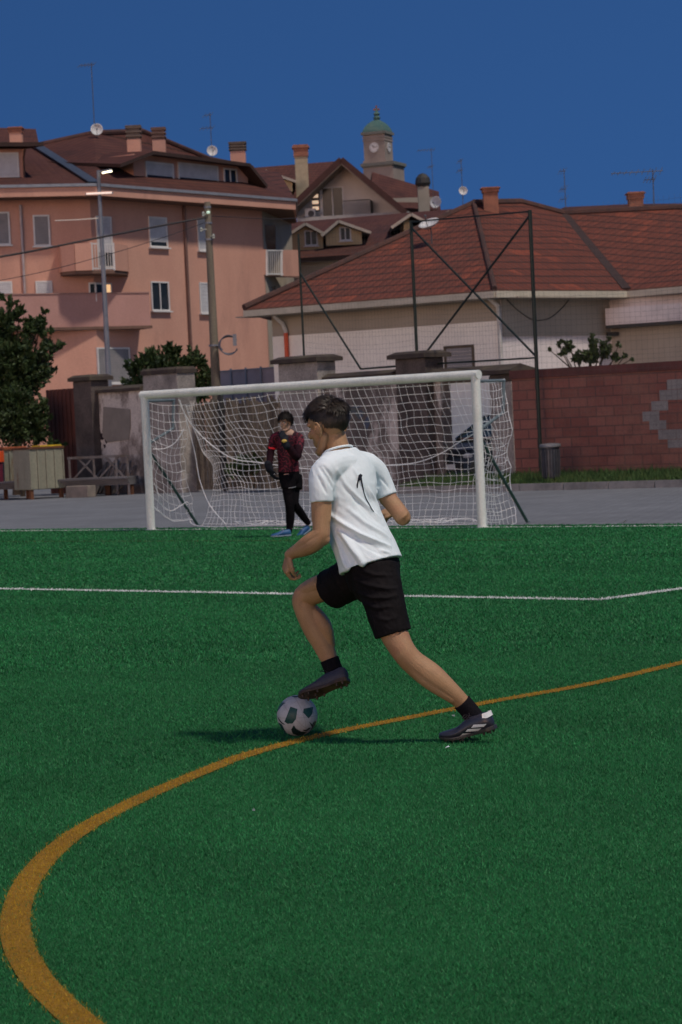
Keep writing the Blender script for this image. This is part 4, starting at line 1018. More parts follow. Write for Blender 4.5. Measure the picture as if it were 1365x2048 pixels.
for y0, y1, x0, x1 in ((470, 550, 1245, 1900), (550, 635, 1185, 1900), (635, 715, 1120, 1255), (715, 795, 1050, 1185), (790, 865, 1105, 1240), (865, 945, 1175, 1900), (945, 1015, 1250, 1900)):
    Y0, Y1, X0, X1 = 640 + y0 / 3.957, 640 + y1 / 3.957, 1020 + x0 / 3.957, 1020 + x1 / 3.957
    zz1, zz0 = rw.z(1340, Y0 + (1340 - (X0 + min(X1, 1365)) / 2) * -0.0), rw.z(1340, Y1)
    mb_s0, mb_s1 = rw.s(X0, (Y0 + Y1) / 2), rw.s(X1, (Y0 + Y1) / 2)
    xx = mb_s0
    while xx < mb_s1 - .02:
        e = min(xx + .40, mb_s1); rw.box(mb, xx + .003, e - .003, zz0 + .004, zz1 - .004, .0005, .006); xx = e
mb.build("block_letter", M("pale_grey_blocks", (.25, .235, .225), .9, (.19, .18, .175), 3, fine=.15, fscale=30), t)

# ---------------------------------------------------------------- ball-stop fence on the wall line
m_post = M("green_black_paint", (.012, .022, .018), .5, (.02, .028, .022), 5)
t = thing("ball_stop_fence", at(830, 900, 51), "high green-black ball stop fence with crossed braces and fine netting above the walls", "fence")
def fp(px, py, D): return at(px, py, D)
dP = {597: 55.0, 822: 51.6, 1060: 47.6}
b0 = gnd(0, 0) if False else None
base = lambda px, py, D: V((at(px, py, D).x, at(px, py, D).y, 0))
tops = {k: at(k, y, D) for (k, y, D) in ((597, 468, 55.0), (822, 441, 51.6), (1060, 420, 47.6))}
for k, r in ((597, .026), (822, .036), (1060, .040)):
    p = tops[k]; mb = MB(); mb.tube([V((p.x, p.y, 2.4 if k == 597 else 0)), p], r, 10); mb.build("fence_post", m_post, t)
mb = MB()
a, b, c = tops[597], tops[822], tops[1060]
fpz = lambda p, z: V((p.x, p.y, z))
zc = at(1065, 716, 47.6).z; zb2 = at(722, 738, 53.3).z
mid = lambda p, q_, f: p.lerp(q_, f)
low_b, low_c = fpz(b, at(826, 730, 51.6).z), fpz(c, zc)
off = V((0, -.03, 0))
mb.bar(b + V((0, 0, -.03)), c + V((0, 0, -.03)), .03); mb.bar(low_b + off, low_c + off, .035)
l722 = at(722, 738, 53.2); mb.bar(l722, low_b, .04); mb.build("rail", m_post, t)
for p, q_ in ((at(600, 545, 55.0), l722), (b + V((0, 0, -.15)), low_c + V((0, 0, .02))), (c + V((0, 0, -.1)), fpz(b, at(856, 706, 51.6).z) + (c - b).normalized() * .35)):
    mb = MB(); mb.bar(p + off, q_ + off, .032); mb.build("brace", m_post, t)
mb = MB()
def net_panel(p_lo, q_lo, p_hi, q_hi, cell=.12, r=.0015):
    L = (q_lo - p_lo).length; n = int(L / cell); H = (p_hi - p_lo).length; k = int(H / cell)
    for i in range(n + 1): f = i / n; mb.tube([p_lo.lerp(q_lo, f), p_hi.lerp(q_hi, f)], r, 3, cap=False)
    for j in range(k + 1):
        f = j / k; A_, B_ = p_lo.lerp(p_hi, f), q_lo.lerp(q_hi, f); sag = .05 + .03 * (j % 3); mb.tube([A_.lerp(B_, x) - V((0, 0, sag * 4 * x * (1 - x))) for x in np.linspace(0, 1, 7)], r * 1.2, 3, cap=False)
net_panel(fpz(a, 2.75), fpz(b, 2.55), a, b); net_panel(fpz(b, 2.5), fpz(c, 2.4), b, c)
ce = c + (rw.u * 5.2); net_panel(fpz(c, .3), fpz(ce, .3), c, ce)
mb.build("netting", M("dark_netting", (.09, .09, .09), .9), t, fixn=False)

# ---------------------------------------------------------------- trees and shrubs
def leaf_mat(name, a, b):
    m, nt, p = new_mat(name); at_ = N(nt, "Attribute"); at_.attribute_name = "shade"
    nt.links.new(mixc(nt, at_.outputs["Fac"], a, b), p.inputs["Base Color"]); p.inputs["Roughness"].default_value = .5; p.inputs["Specular IOR Level"].default_value = .3
    return m
m_leafa = leaf_mat("dark_leaves", (.018, .036, .012), (.055, .085, .026))
m_leafb = leaf_mat("mid_leaves", (.03, .05, .02), (.075, .10, .035))
m_bark = M("bark", (.07, .05, .035), .9, (.04, .03, .022), 4, bump=1, bscale=25)
def leaves(blobs, n, size, seed, mat, name, parent):
    r = np.random.default_rng(seed); vs = []; fs = []; vol = np.array([b[1][0] * b[1][1] * b[1][2] for b in blobs]) ** .7; vol /= vol.sum()
    cnt = r.multinomial(n, vol); k = 0
    for (c, rad), m in zip(blobs, cnt):
        m = int(m); nt_ = max(5, m // 24)                              # twigs, each with its own leaves
        d = r.normal(0, 1, (nt_, 3)); d /= np.linalg.norm(d, axis=1)[:, None]
        tip = np.array(c) + d * (r.uniform(.55, 1.22, nt_) ** .8)[:, None] * np.array(rad); root = np.array(c) + d * .35 * np.array(rad)
        for i in range(nt_):
            f = r.uniform(0, 1, 24)[:, None]; P_ = root[i] * (1 - f) + tip[i] * f + r.normal(0, 1, (24, 3)) * (.15 * (1.15 - f)) * np.mean(rad) * .9
            up = d[i] + np.array([0, 0, .5])
            for p in P_:
                a = V(up + r.normal(0, .7, 3)).normalized(); b = a.cross(V(r.normal(0, 1, 3))).normalized(); s = size * r.uniform(.5, 1.35)
                p = V(p); vs += [p - a * s, p + b * s * .40, p + a * s, p - b * s * .40]; fs.append((k, k + 1, k + 2, k + 3)); k += 4
    o = MB().add(vs, fs).build(name, mat, parent, fixn=False)
    at_ = o.data.attributes.new("shade", 'FLOAT', 'POINT'); at_.data.foreach_set("value", np.repeat(r.uniform(0, 1, len(fs)), 4).astype(np.float32))
    return o
def B_(px, py, rpx, D, sq=1.0, dD=0):
    r = rpx * D / 4800; return (tuple(at(px, py, D + dD)), (r, r * 1.1, r * sq))
def tree(label, base_px, D, blobs, n, size, seed, mat, _seed, limbs, nm="leafy_tree", cat="tree", cl="crown"):
    b = at(base_px, 900, D); b.z = 0
    t = thing(nm, b, label, cat)
    mb = MB(); h = max(bb[0][2] for bb in blobs)
    c0 = V(blobs[0][0]); mb.tube([b - V((0, 0, .1)), b.lerp(c0, .45) + V((.1, 0, 0)), c0], [.13 * h / 5, .09 * h / 5, .04 * h / 5], 8)
    rr = random.Random(seed)
    for bb in blobs[1:1 + limbs]:
        p = b.lerp(c0, rr.uniform(.35, .8)); q_ = V(bb[0]); mb.tube([p, p.lerp(q_, .5) + V((0, 0, .15)), q_], [.045 * h / 5, .028 * h / 5, .008], 6)
    mb.build("trunk" if cat == "tree" else "stems", m_bark, t)
    leaves(blobs, n, size, seed, mat, cl, t)
    return t
tree("broad dark leafy tree at the left edge above the rusty containers", 30, 62.5,
     [B_(25, 720, 62, 62.5), B_(15, 640, 30, 62.5), B_(22, 605, 14, 62.5), B_(38, 625, 16, 62.5), B_(70, 650, 26, 62.5), B_(88, 622, 10, 62.5), B_(84, 640, 12, 62.5), B_(95, 700, 26, 62.5), B_(118, 690, 14, 62.5, .7), B_(104, 664, 9, 62.5), B_(60, 740, 50, 62.5), B_(-30, 680, 60, 62.5), B_(5, 595, 10, 62.5), B_(100, 745, 20, 62.5, 1, 1), B_(-10, 770, 40, 62.5), B_(40, 765, 45, 62.5), B_(85, 670, 13, 62.5), B_(52, 668, 17, 62.5)], 17000, .075, 3, m_leafa, 3, 9)
tree("dense dark hedge bush under the leafy tree, behind the pale container", 40, 60.6, [B_(45, 840, 50, 60.6), B_(10, 850, 48, 60.6), B_(70, 850, 40, 60.6, 1.1), B_(85, 810, 22, 60.6), B_(30, 800, 40, 60.6), B_(-20, 830, 50, 60.6), B_(110, 890, 22, 60.2, .8)], 13000, .065, 5, m_leafa, 5, 3, "hedge_bush", "bush", "foliage")
tree("rounded dark bush behind the pale stone pillar and utility pole", 335, 68, [B_(335, 740, 52, 68, .85), B_(290, 738, 36, 68), B_(262, 735, 18, 68), B_(300, 712, 20, 68), B_(345, 705, 24, 68), B_(340, 692, 10, 68), B_(385, 725, 32, 68), B_(415, 745, 24, 68), B_(280, 775, 40, 68), B_(400, 775, 40, 68), B_(340, 790, 60, 68), B_(392, 702, 9, 68)], 14000, .075, 7, m_leafa, 7, 6, "rounded_bush", "bush", "foliage")
tree("airy shrub with thin upright shoots rising over the red block wall", 1175, 50, [B_(1180, 712, 22, 50, .8), B_(1128, 705, 10, 50), B_(1117, 690, 7, 50), B_(1140, 692, 12, 50), B_(1125, 682, 5, 50), B_(1157, 716, 14, 50), B_(1186, 688, 12, 50, 1.3), B_(1185, 672, 4, 50, 1.6), B_(1210, 700, 16, 50, 1.2), B_(1205, 684, 7, 50), B_(1232, 715, 12, 50), B_(1238, 690, 5, 50, 1.6), B_(1250, 712, 5, 50, 1.3), B_(1100, 700, 3, 50), B_(1218, 676, 4, 50, 1.4), B_(1265, 718, 3, 50)], 4600, .046, 9, m_leafb, 9, 15, "airy_shrub", "shrub", "foliage")
tree("low dark bramble growing at the foot of the board fence", 500, 55.6, [B_(500, 930, 34, 55.6, .7), B_(530, 915, 26, 55.6), B_(470, 940, 26, 55.6, .7), B_(545, 940, 22, 55.6, .8)], 2600, .06, 11, m_leafa, 11, 2, "bramble", "shrub", "foliage")
# ================================================================== GOAL
m_goal = M("goal_white_paint", (.72, .74, .70), .45, (.60, .62, .57), 4, .5, .75, fine=.08, fscale=40, col3=(.35, .34, .27), scale3=14, lo3=.62, hi3=.8)
m_green = M("green_tube_paint", (.018, .05, .042), .5, (.03, .065, .055), 6)
m_bluegrey = M("grey_tube_paint", (.14, .18, .20), .5)
m_netc = M("white_net_cord", (.86, .86, .88), .7)
GH = 2.06
goal = thing("football_goal", GL.lerp(GR, .5), "white football goal with a sagging torn net on the far goal line", "goal")
PR = .062
for s in (0, GOAL_W):
    mb = MB(); mb.tube([pitch_pt(s, 0, -.02), pitch_pt(s, 0, GH - .03)], PR, 20); mb.tube([pitch_pt(s, 0, 0), pitch_pt(s, 0, .012)], PR + .015, 20)
    mb.build("goalpost", m_goal, goal)
mb = MB(); mb.tube([pitch_pt(-PR, 0, GH - PR + .03), pitch_pt(GOAL_W + PR, 0, GH - PR + .03)], PR, 20); mb.build("crossbar", m_goal, goal)
for s in (0, GOAL_W):
    mb = MB(); mb.tube([pitch_pt(s, 0, GH - .12), pitch_pt(s, .62, GH - .12)], .022, 8); mb.tube([pitch_pt(s, .60, GH - .13), pitch_pt(s, .56, GH - .55), pitch_pt(s, .04, 1.30)], .024, 8); mb.build("top_bracket", m_bluegrey, goal)
    mb = MB(); mb.tube([pitch_pt(s, .03, 1.20), pitch_pt(s, .98, .02)], .022, 8); mb.build("ground_strut", m_green, goal)
    mb = MB(); mb.lathe(pitch_pt(s, 1.0, 0), [(.03, 0), (.03, .03), (.012, .05)], 8); mb.build("strut_foot", m_bluegrey, goal)

# net cords: surfaces of draped mesh described by rows and columns, every cord a thin tube
def nz(p, s=1.0, k=0): return V((mnoise.noise(V(p) * s + V((k, 0, 0))), mnoise.noise(V(p) * s + V((0, k + 7, 0))), mnoise.noise(V(p) * s + V((0, 0, k + 13)))))
hook_s = GOAL_W * .075
def net_back(u, v):
    """u along the goal, v from the bar (0) to the ground (1)"""
    un = u
    top_s = GOAL_W * u if u > .42 else hook_s + (GOAL_W * .42 - hook_s) * (u / .42) ** 1.9
    pull = max(0.0, 1 - u / .40)
    bot_s = GOAL_W * (.045 + .945 * u)
    e = v ** (1.0 + 1.1 * pull)
    s = top_s + (bot_s - top_s) * e
    sag = math.sin(math.pi * min(1, v * 1.05)) * .06
    z_top = GH - .10 - .10 * pull ** .5 * (1 if u < .4 else 0) - .02
    z = z_top * (1 - v) + .015
    z -= .16 * math.sin(math.pi * v) * (1 - abs(u - .55)) * .6
    t = .06 + .34 * pull + .60 * math.sin(min(1.0, v * 1.25) * math.pi / 2) ** 1.3 - .22 * max(0, v - .62) / .38
    kink = math.exp(-((v - .47) / .07) ** 2); t += .07 * kink
    p = pitch_pt(s, t, z)
    n = nz(p, 1.3) * .16 * math.sin(math.pi * v) + nz(p, 4, 3) * .040 * min(1, v * 6)
    p = p + GDIR * n.x + GBACK * n.y + V((0, 0, n.z * .5 * (1 - v) + nz(p, 2.2, 9).z * .05 * math.sin(math.pi * v)))
    p.z = max(p.z, .012 + .01 * abs(n.x))
    return p
def cords(mb, fn, us, vs, r=.0029, n=4):
    for u in us: mb.tube([fn(u, v) for v in np.linspace(0, 1, 30)], r, n, cap=False)
    for v in vs: mb.tube([fn(u, v) for u in np.linspace(us[0], us[-1], 90)], r, n, cap=False)
CELL = .125
mb = MB(); ncol = int(GOAL_W / CELL); nrow = 20
cords(mb, net_back, np.linspace(0, 1, ncol + 1), np.linspace(0.015, .985, nrow))
# loose pile of netting along the ground
for k in range(16):
    s0 = random.uniform(.12, .8) * GOAL_W; L = random.uniform(.6, 1.6); ph = random.uniform(0, 6)
    pts = [pitch_pt(s0 + L * i / 12, .78 + .16 * math.sin(ph + i * .9) + random.uniform(-.05, .05), .02 + .06 * abs(math.sin(ph * 2 + i * .7))) for i in range(13)]
    mb.tube(pts, .0032, 4, sub=3, cap=False)
net = mb.build("net", m_netc, goal, fixn=False)
def side_net(s, sgn, left):
    def f(u, v):
        # u from the post (0) to the back (1)
        if left:
            tb = .42 + .50 * v; zb = GH - .2 - (GH - .30) * v
            ss = s + (hook_s * .9 if u > 0 else 0) * u * (1 - v) ** 1.5
            t = .03 + (tb - .03) * u; z = (GH - .14 - 1.52 * v) * (1 - u) + zb * u - .10 * math.sin(math.pi * u) * (.3 + v)
            z = max(z, .12)
        else:
            tb = .60 + .16 * v; t = .04 + (tb - .04) * u; z = (GH - .10 - (GH - .12) * v) - .05 * math.sin(math.pi * u); ss = s + .03 * math.sin(6 * v)
        p = pitch_pt(ss, t, z); n = nz(p, 2.5, 5) * .09 * math.sin(math.pi * max(.08, v)) + nz(p, 8, 2) * .02
        return p + GDIR * n.x * 1.3 + GBACK * n.y * .7 + V((0, 0, n.z * .4 if z > .1 else 0))
    return f
mb = MB(); fL = side_net(0, -1, True); cords(mb, fL, np.linspace(0, 1, 8), np.linspace(0, 1, 15)); mb.tube([fL(u, 1) + V((0, 0, -.02)) for u in np.linspace(0, 1, 20)], .007, 5); mb.build("side_net", m_netc, goal, fixn=False)
mb = MB(); fR = side_net(GOAL_W, 1, False); cords(mb, fR, np.linspace(0, 1, 9), np.linspace(0, 1, 19)); mb.tube([fR(1, v) for v in np.linspace(0, 1, 24)], .006, 5); mb.build("side_net", m_netc, goal, fixn=False)
# thick ropes
def on_net(px, py, t):
    d = ray(px, py); o = pitch_pt(0, t) ; k = (o - C_LOC).dot(GBACK) / d.dot(GBACK); return C_LOC + d * k
mb = MB()
mb.tube([on_net(*p) for p in ((358, 799, .45), (366, 820, .55), (384, 850, .7), (410, 878, .8), (440, 902, .86), (472, 919, .9), (520, 925, .9), (560, 931, .9), (620, 938, .92), (700, 936, .92), (770, 931, .92), (830, 926, .9), (880, 908, .86), (920, 884, .7), (958, 862, .1))], .0075, 6, sub=4); mb.build("border_rope", m_netc, goal)
mb = MB()
mb.tube([on_net(*p) for p in ((360, 800, .45), (374, 842, .6), (390, 905, .78), (400, 960, .82), (420, 1010, .75), (452, 1048, .6))], .006, 6, sub=4)
mb.tube([on_net(*p) for p in ((306, 898, .04), (330, 897, .2), (352, 884, .35), (368, 858, .45))], .006, 6, sub=4); mb.build("gather_rope", m_netc, goal)
mb = MB(); mb.tube([on_net(*p) for p in ((309, 966, .06), (318, 992, .2), (324, 1010, .3), (341, 1022, .4), (364, 1010, .6), (376, 1004, .7), (381, 1020, .8), (378, 1036, .85), (390, 1050, .8), (440, 1054, .7), (530, 1050, .7), (640, 1050, .7), (760, 1050, .7), (870, 1050, .7), (955, 1048, .6))], .006, 6, sub=4); mb.build("bottom_rope", m_netc, goal)

# ================================================================== YARD THINGS
q = at
# street lamp
lp_b = at(214, 790, 76.0); lp_b.z = 0; lp_t = at(197, 341, 76.0)
lamp = thing("street_lamp", lp_b, "tall grey street lamp with a lit flat head in front of the salmon block", "street lamp")
m_galv = M("galvanised_steel", (.21, .22, .25), .5, (.17, .18, .21), 3, metal=.2)
mb = MB(); mb.tube([V((lp_b.x, lp_b.y, -.02)), V((lp_t.x, lp_t.y, 1.5)), V((lp_t.x, lp_t.y, lp_t.z))], [.10, .095, .055], 12); mb.build("pole", m_galv, lamp)
mb = MB(); a = V((lp_t.x, lp_t.y, lp_t.z - .06)); mb.tube([a, a + V((.12, -.08, .02))], .03, 8); mb.hexa([a + V((.08, -.16, -.02)), a + V((.44, -.30, .02)), a + V((.46, -.05, .02)), a + V((.10, -.02, -.02))], [a + V((.08, -.16, .04)), a + V((.42, -.28, .07)), a + V((.44, -.07, .07)), a + V((.10, -.02, .04))]); hd = mb.build("lamp_head", m_galv, lamp)
mb = MB(); mb.hexa([a + V((.13, -.17, -.045)), a + V((.43, -.285, -.01)), a + V((.44, -.065, -.01)), a + V((.14, -.03, -.045))], [a + V((.13, -.17, -.022)), a + V((.43, -.285, .015)), a + V((.44, -.065, .015)), a + V((.14, -.03, -.022))]); mb.build("lamp_lens", emit_mat("lamp_glow", (1.0, .90, .58), 4.5), hd)
mb = MB(); b = V((lp_t.x, lp_t.y, at(198, 387, 76).z)); mb.box(b, (.86, .16, .05)); arm = mb.build("cross_arm", m_galv, lamp)
mb = MB(); mb.box(b + V((0, -.10, -.0)), (.80, .05, .06)); mb.build("light_strip", emit_mat("strip_glow", (1.0, .78, .66), .5), arm)
# concrete utility pole
up_b = at(434, 800, 66.0); up_b.z = 0; up_t = at(415, 404, 66.0)
ut = thing("utility_pole", up_b, "tapered concrete utility pole carrying cables and a coil of wire", "pole")
m_conc = M("aged_concrete", (.20, .175, .13), .9, (.13, .11, .085), 1.5, sx=(1, 1, .3), fine=.2, fscale=30)
MB().tube([V((up_b.x, up_b.y, -.02)), V((up_t.x, up_t.y, up_t.z))], [.155, .085], 14).build("pole", m_conc, ut)
mb = MB()
for z, r in ((-.12, .09), (-.55, .1), (-1.0, .11), (-3.9, .14)): mb.tube([V((up_t.x, up_t.y, up_t.z + z)), V((up_t.x, up_t.y, up_t.z + z - .05))], r + .012, 14)
mb.build("clamp_band", m_galv, ut)
for z, dx in ((-.33, -.12), (-.75, -.2), (-.95, .13)):
    mb = MB(); c = V((up_t.x + dx, up_t.y - .1, up_t.z + z)); mb.bar(c + V((-dx, .05, 0)), c, .03); mb.lathe(c - V((0, 0, .07)), [(.02, 0), (.045, .02), (.03, .05), (.045, .08), (.03, .11), (.02, .14)], 10); mb.build("insulator", M("insulator_glaze", (.35, .37, .33), .3), ut)
mb = MB(); c = V((up_t.x + .02, up_t.y - .13, at(417, 428, 66).z)); mb.lathe(c, [(.035, 0), (.05, .03), (.035, .07)], 10); mb.build("small_lamp", emit_mat("pole_lamp", (.65, .9, .7), .45), ut)
mb = MB(); c = at(458, 690, 65.7)
for k in range(4):
    mb.tube([c + V((.24 * math.cos(a_) * (1 + .06 * k), .03 * k, .27 * math.sin(a_) * (1 - .05 * k))) for a_ in np.linspace(.4 + .1 * k, 5.9 - .1 * k, 18)], .016, 6)
mb.build("cable_coil", M("cable_grey", (.11, .12, .15), .6), ut)
mb = MB(); cc = at(470, 680, 65.7); mb.box(cc, (.10, .08, .32)); mb.tube([at(436, 690, 65.9), at(446, 700, 65.8)], .015, 6); mb.build("junction_box", m_galv, ut)
def cable(pts, r, label, sub=8):
    mb = MB(); mb.tube(pts, r, 6, sub=sub); tag(mb.build("overhead_cable", M("cable_black", (.045, .04, .04), .7)), label, "cable", "overhead cables from the utility pole")
cable([at(-60, 524, 60), at(60, 503, 61.5), at(200, 475, 63), at(330, 450, 65), at(412, 435, 65.9)], .030, "thick dark cable sloping up across the salmon block to the utility pole")
cable([at(-60, 572, 58), at(80, 545, 60.5), at(220, 508, 63), at(330, 474, 65), at(408, 446, 65.9)], .009, "thinner lower cable sagging across the salmon block to the pole")
cable([at(425, 432, 66), at(500, 436, 70), at(560, 438, 74), at(640, 432, 80)], .012, "thin cable running from the pole top towards the gabled house")
# pale mesh fence behind the wall
f0, f1_ = at(436, 760, 72), at(556, 760, 70); ff = Fac(f0, f1_)
mf = thing("mesh_fence", ff.P(ff.L / 2, 0, 0), "pale grey mesh fence beyond the board fence at the foot of the salmon block", "fence")
z0, z1 = ff.z(500, 790), ff.z(500, 740); mb = MB(); ff.box(mb, 0, ff.L, 0.6, z1, 0, .02); mb.build("panel", M("pale_mesh", (.28, .24, .26), .8, (.22, .19, .21), 2), mf)
for k in range(5):
    mb = MB(); s = ff.L * k / 4; ff.box(mb, s - .03, s + .03, 0, z1 + .08, .021, .06); mb.build("fence_post", m_galv, mf)
mb = MB(); ff.box(mb, 0, ff.L, z1, z1 + .04, -.01, .05); mb.build("rail", m_galv, mf)

# rusty pale metal bins by the hedge
m_bin = M("chipped_cream_metal", (.25, .245, .185), .7, (.20, .195, .15), 2, fine=.12, fscale=20, col3=(.16, .07, .03), scale3=2.0, lo3=.55, hi3=.66, sx=(1, 1, .35))
m_rust = M("rust", (.14, .06, .03), .9, (.09, .04, .025), 4)
def metal_bin(pl, pr, ytop, ybot, D0, D1, label, lid=None, feet=True):
    a, b = at(pl, ybot, D0), at(pr, ybot, D1); f = Fac(a, b); zt, zb = f.z((pl + pr) / 2, ytop), f.z((pl + pr) / 2, ybot)
    t = thing("metal_bin", f.P(f.L / 2, 0, 0), label, "bin", "rusty pale metal bins by the hedge")
    mb = MB(); f.box(mb, 0, f.L, zb, zt, -.75, 0); mb.build("body", m_bin, t, bevel=.02)
    mb = MB(); n = 4
    for k in range(n + 1): s = f.L * k / n; f.box(mb, max(0, s - .025), min(f.L, s + .025), zb + .02, zt - .03, .002, .03)
    mb.build("rib", m_bin, t)
    mb = MB(); f.box(mb, -.02, f.L + .02, zt + .002, zt + .05, -.77, .03); mb.build("rim", m_rust, t)
    if lid:
        mb = MB(); f.box(mb, f.L * lid[0], f.L * lid[1], zt + .052, zt + .085, -.4, -.02); mb.build("cover_strip", lid[2], t)
    for k in (.06, .94):
        mb = MB(); f.box(mb, f.L * k - .04, f.L * k + .04, -.01, zb, -.12, -.03); mb.build("leg", m_rust, t)
metal_bin(62, 130, 897, 978, 57.2, 57.8, "nearer rusty cream metal bin with a yellow strip on its rim", (.35, .98, M("yellow_strip", (.62, .42, .03), .6)))
metal_bin(10, 62, 900, 966, 58.6, 58.9, "farther rusty cream metal bin beside the orange box", (.05, .9, M("orange_strip", (.35, .10, .04), .7)))
c = at(2, 945, 58.0); t = thing("orange_box", V((c.x, c.y, .45)), "bright orange and maroon box at the left edge next to the bins", "box")
fo = Fac(at(-40, 930, 57.8), at(10, 930, 58.2)); mb = MB(); fo.box(mb, 0, fo.L, fo.z(0, 925), fo.z(0, 902), -.5, 0); mb.build("upper_shell", M("orange_plastic", (.62, .085, .02), .5), t, bevel=.02)
mb = MB(); fo.box(mb, .03, fo.L - .03, fo.z(0, 971), fo.z(0, 925.5), -.47, -.03); mb.build("lower_shell", M("maroon_plastic", (.10, .012, .03), .6), t, bevel=.02)
# low steel platform the bins stand by
fp_ = Fac(at(-60, 960, 58.2), at(292, 960, 57.0)); t = thing("steel_platform", fp_.P(fp_.L / 2, 0, 0), "long low steel platform of worn planks with open braced side rails", "platform")
mb = MB(); zt = .42
for k in range(4): fp_.box(mb, 0, fp_.s(252, 960), zt - .12 + .05 * k - .06, zt - .12 + .05 * k - .015, -.9 - .0 + .0, -.26 + .06 * k)
mb.build("planks", M("worn_planks", (.15, .145, .155), .9, (.10, .095, .10), 2, sx=(.4, 1, 3)), t)
mb = MB(); a0, a1 = fp_.s(128, 940), fp_.s(250, 940)
zz = fp_.z(190, 912); fp_.box(mb, a0, a1, zz - .06, zz, -.32, -.26)
for x0, x1 in ((138, 178), (185, 150), (190, 230), (240, 205)): mb.bar(fp_.P(fp_.s(x0, 940), zt, -.29), fp_.P(fp_.s(x1, 940), zz - .05, -.29), .04)
for x in (131, 180, 225, 248): mb.bar(fp_.P(fp_.s(x, 940), 0, -.29), fp_.P(fp_.s(x, 940), zz, -.29), .05)
mb.build("side_rail", M("dull_steel", (.13, .12, .125), .7, (.09, .07, .06), 3), t)
for x in (-40, 40, 120, 200, 245):
    mb = MB(); fp_.box(mb, fp_.s(x, 960) - .06, fp_.s(x, 960) + .06, -.01, zt - .19, -.6, -.48); mb.build("leg", m_rust, t)
mb = MB(); fk = Fac(at(132, 985, 57.2), at(176, 985, 56.8)); fk.box(mb, 0, fk.L, -.01, fk.z(150, 972), -.3, 0); tag(mb.build("concrete_block", M("pale_block", (.24, .20, .17), .9, (.17, .15, .13), 4), bevel=.015), "pale concrete block on the ground at the foot of the steel platform", "block")
# litter bin by the red wall
cb = at(1103, 945, 46.6); zg = .24; r0 = 20 * 46.6 / 4800; t = thing("litter_bin", V((cb.x, cb.y, zg - .02)), "dark cylindrical perforated metal litter bin in front of the red block wall", "litter bin")
zt = at(1103, 893, 46.6).z; m_binm = M("dark_perforated_metal", (.035, .036, .042), .5, (.06, .06, .066), 8, metal=.3)
mb = MB(); h = zt - zg; mb.lathe((cb.x, cb.y, zg - .04), [(r0 * .82, 0), (r0 * .86, .03), (r0 * .93, h * .9), (r0 * .90, h + .03)], 24); mb.build("body", m_binm, t)
mb = MB()
for k in range(20):
    a = k * math.pi / 10; mb.bar((cb.x + r0 * .89 * math.cos(a), cb.y + r0 * .89 * math.sin(a), zg), (cb.x + r0 * .95 * math.cos(a), cb.y + r0 * .95 * math.sin(a), zg + h * .9), .012)
mb.build("ribs", M("bin_rib_metal", (.11, .11, .125), .4, metal=.4), t)
mb = MB(); mb.lathe((cb.x, cb.y, zg + h - .02), [(r0 * 1.0, 0), (r0 * 1.08, .02), (r0 * 1.06, .06), (r0 * .9, .075), (r0 * .2, .085)], 24); mb.build("lid", M("bin_lid_metal", (.20, .20, .21), .45, metal=.3), t)
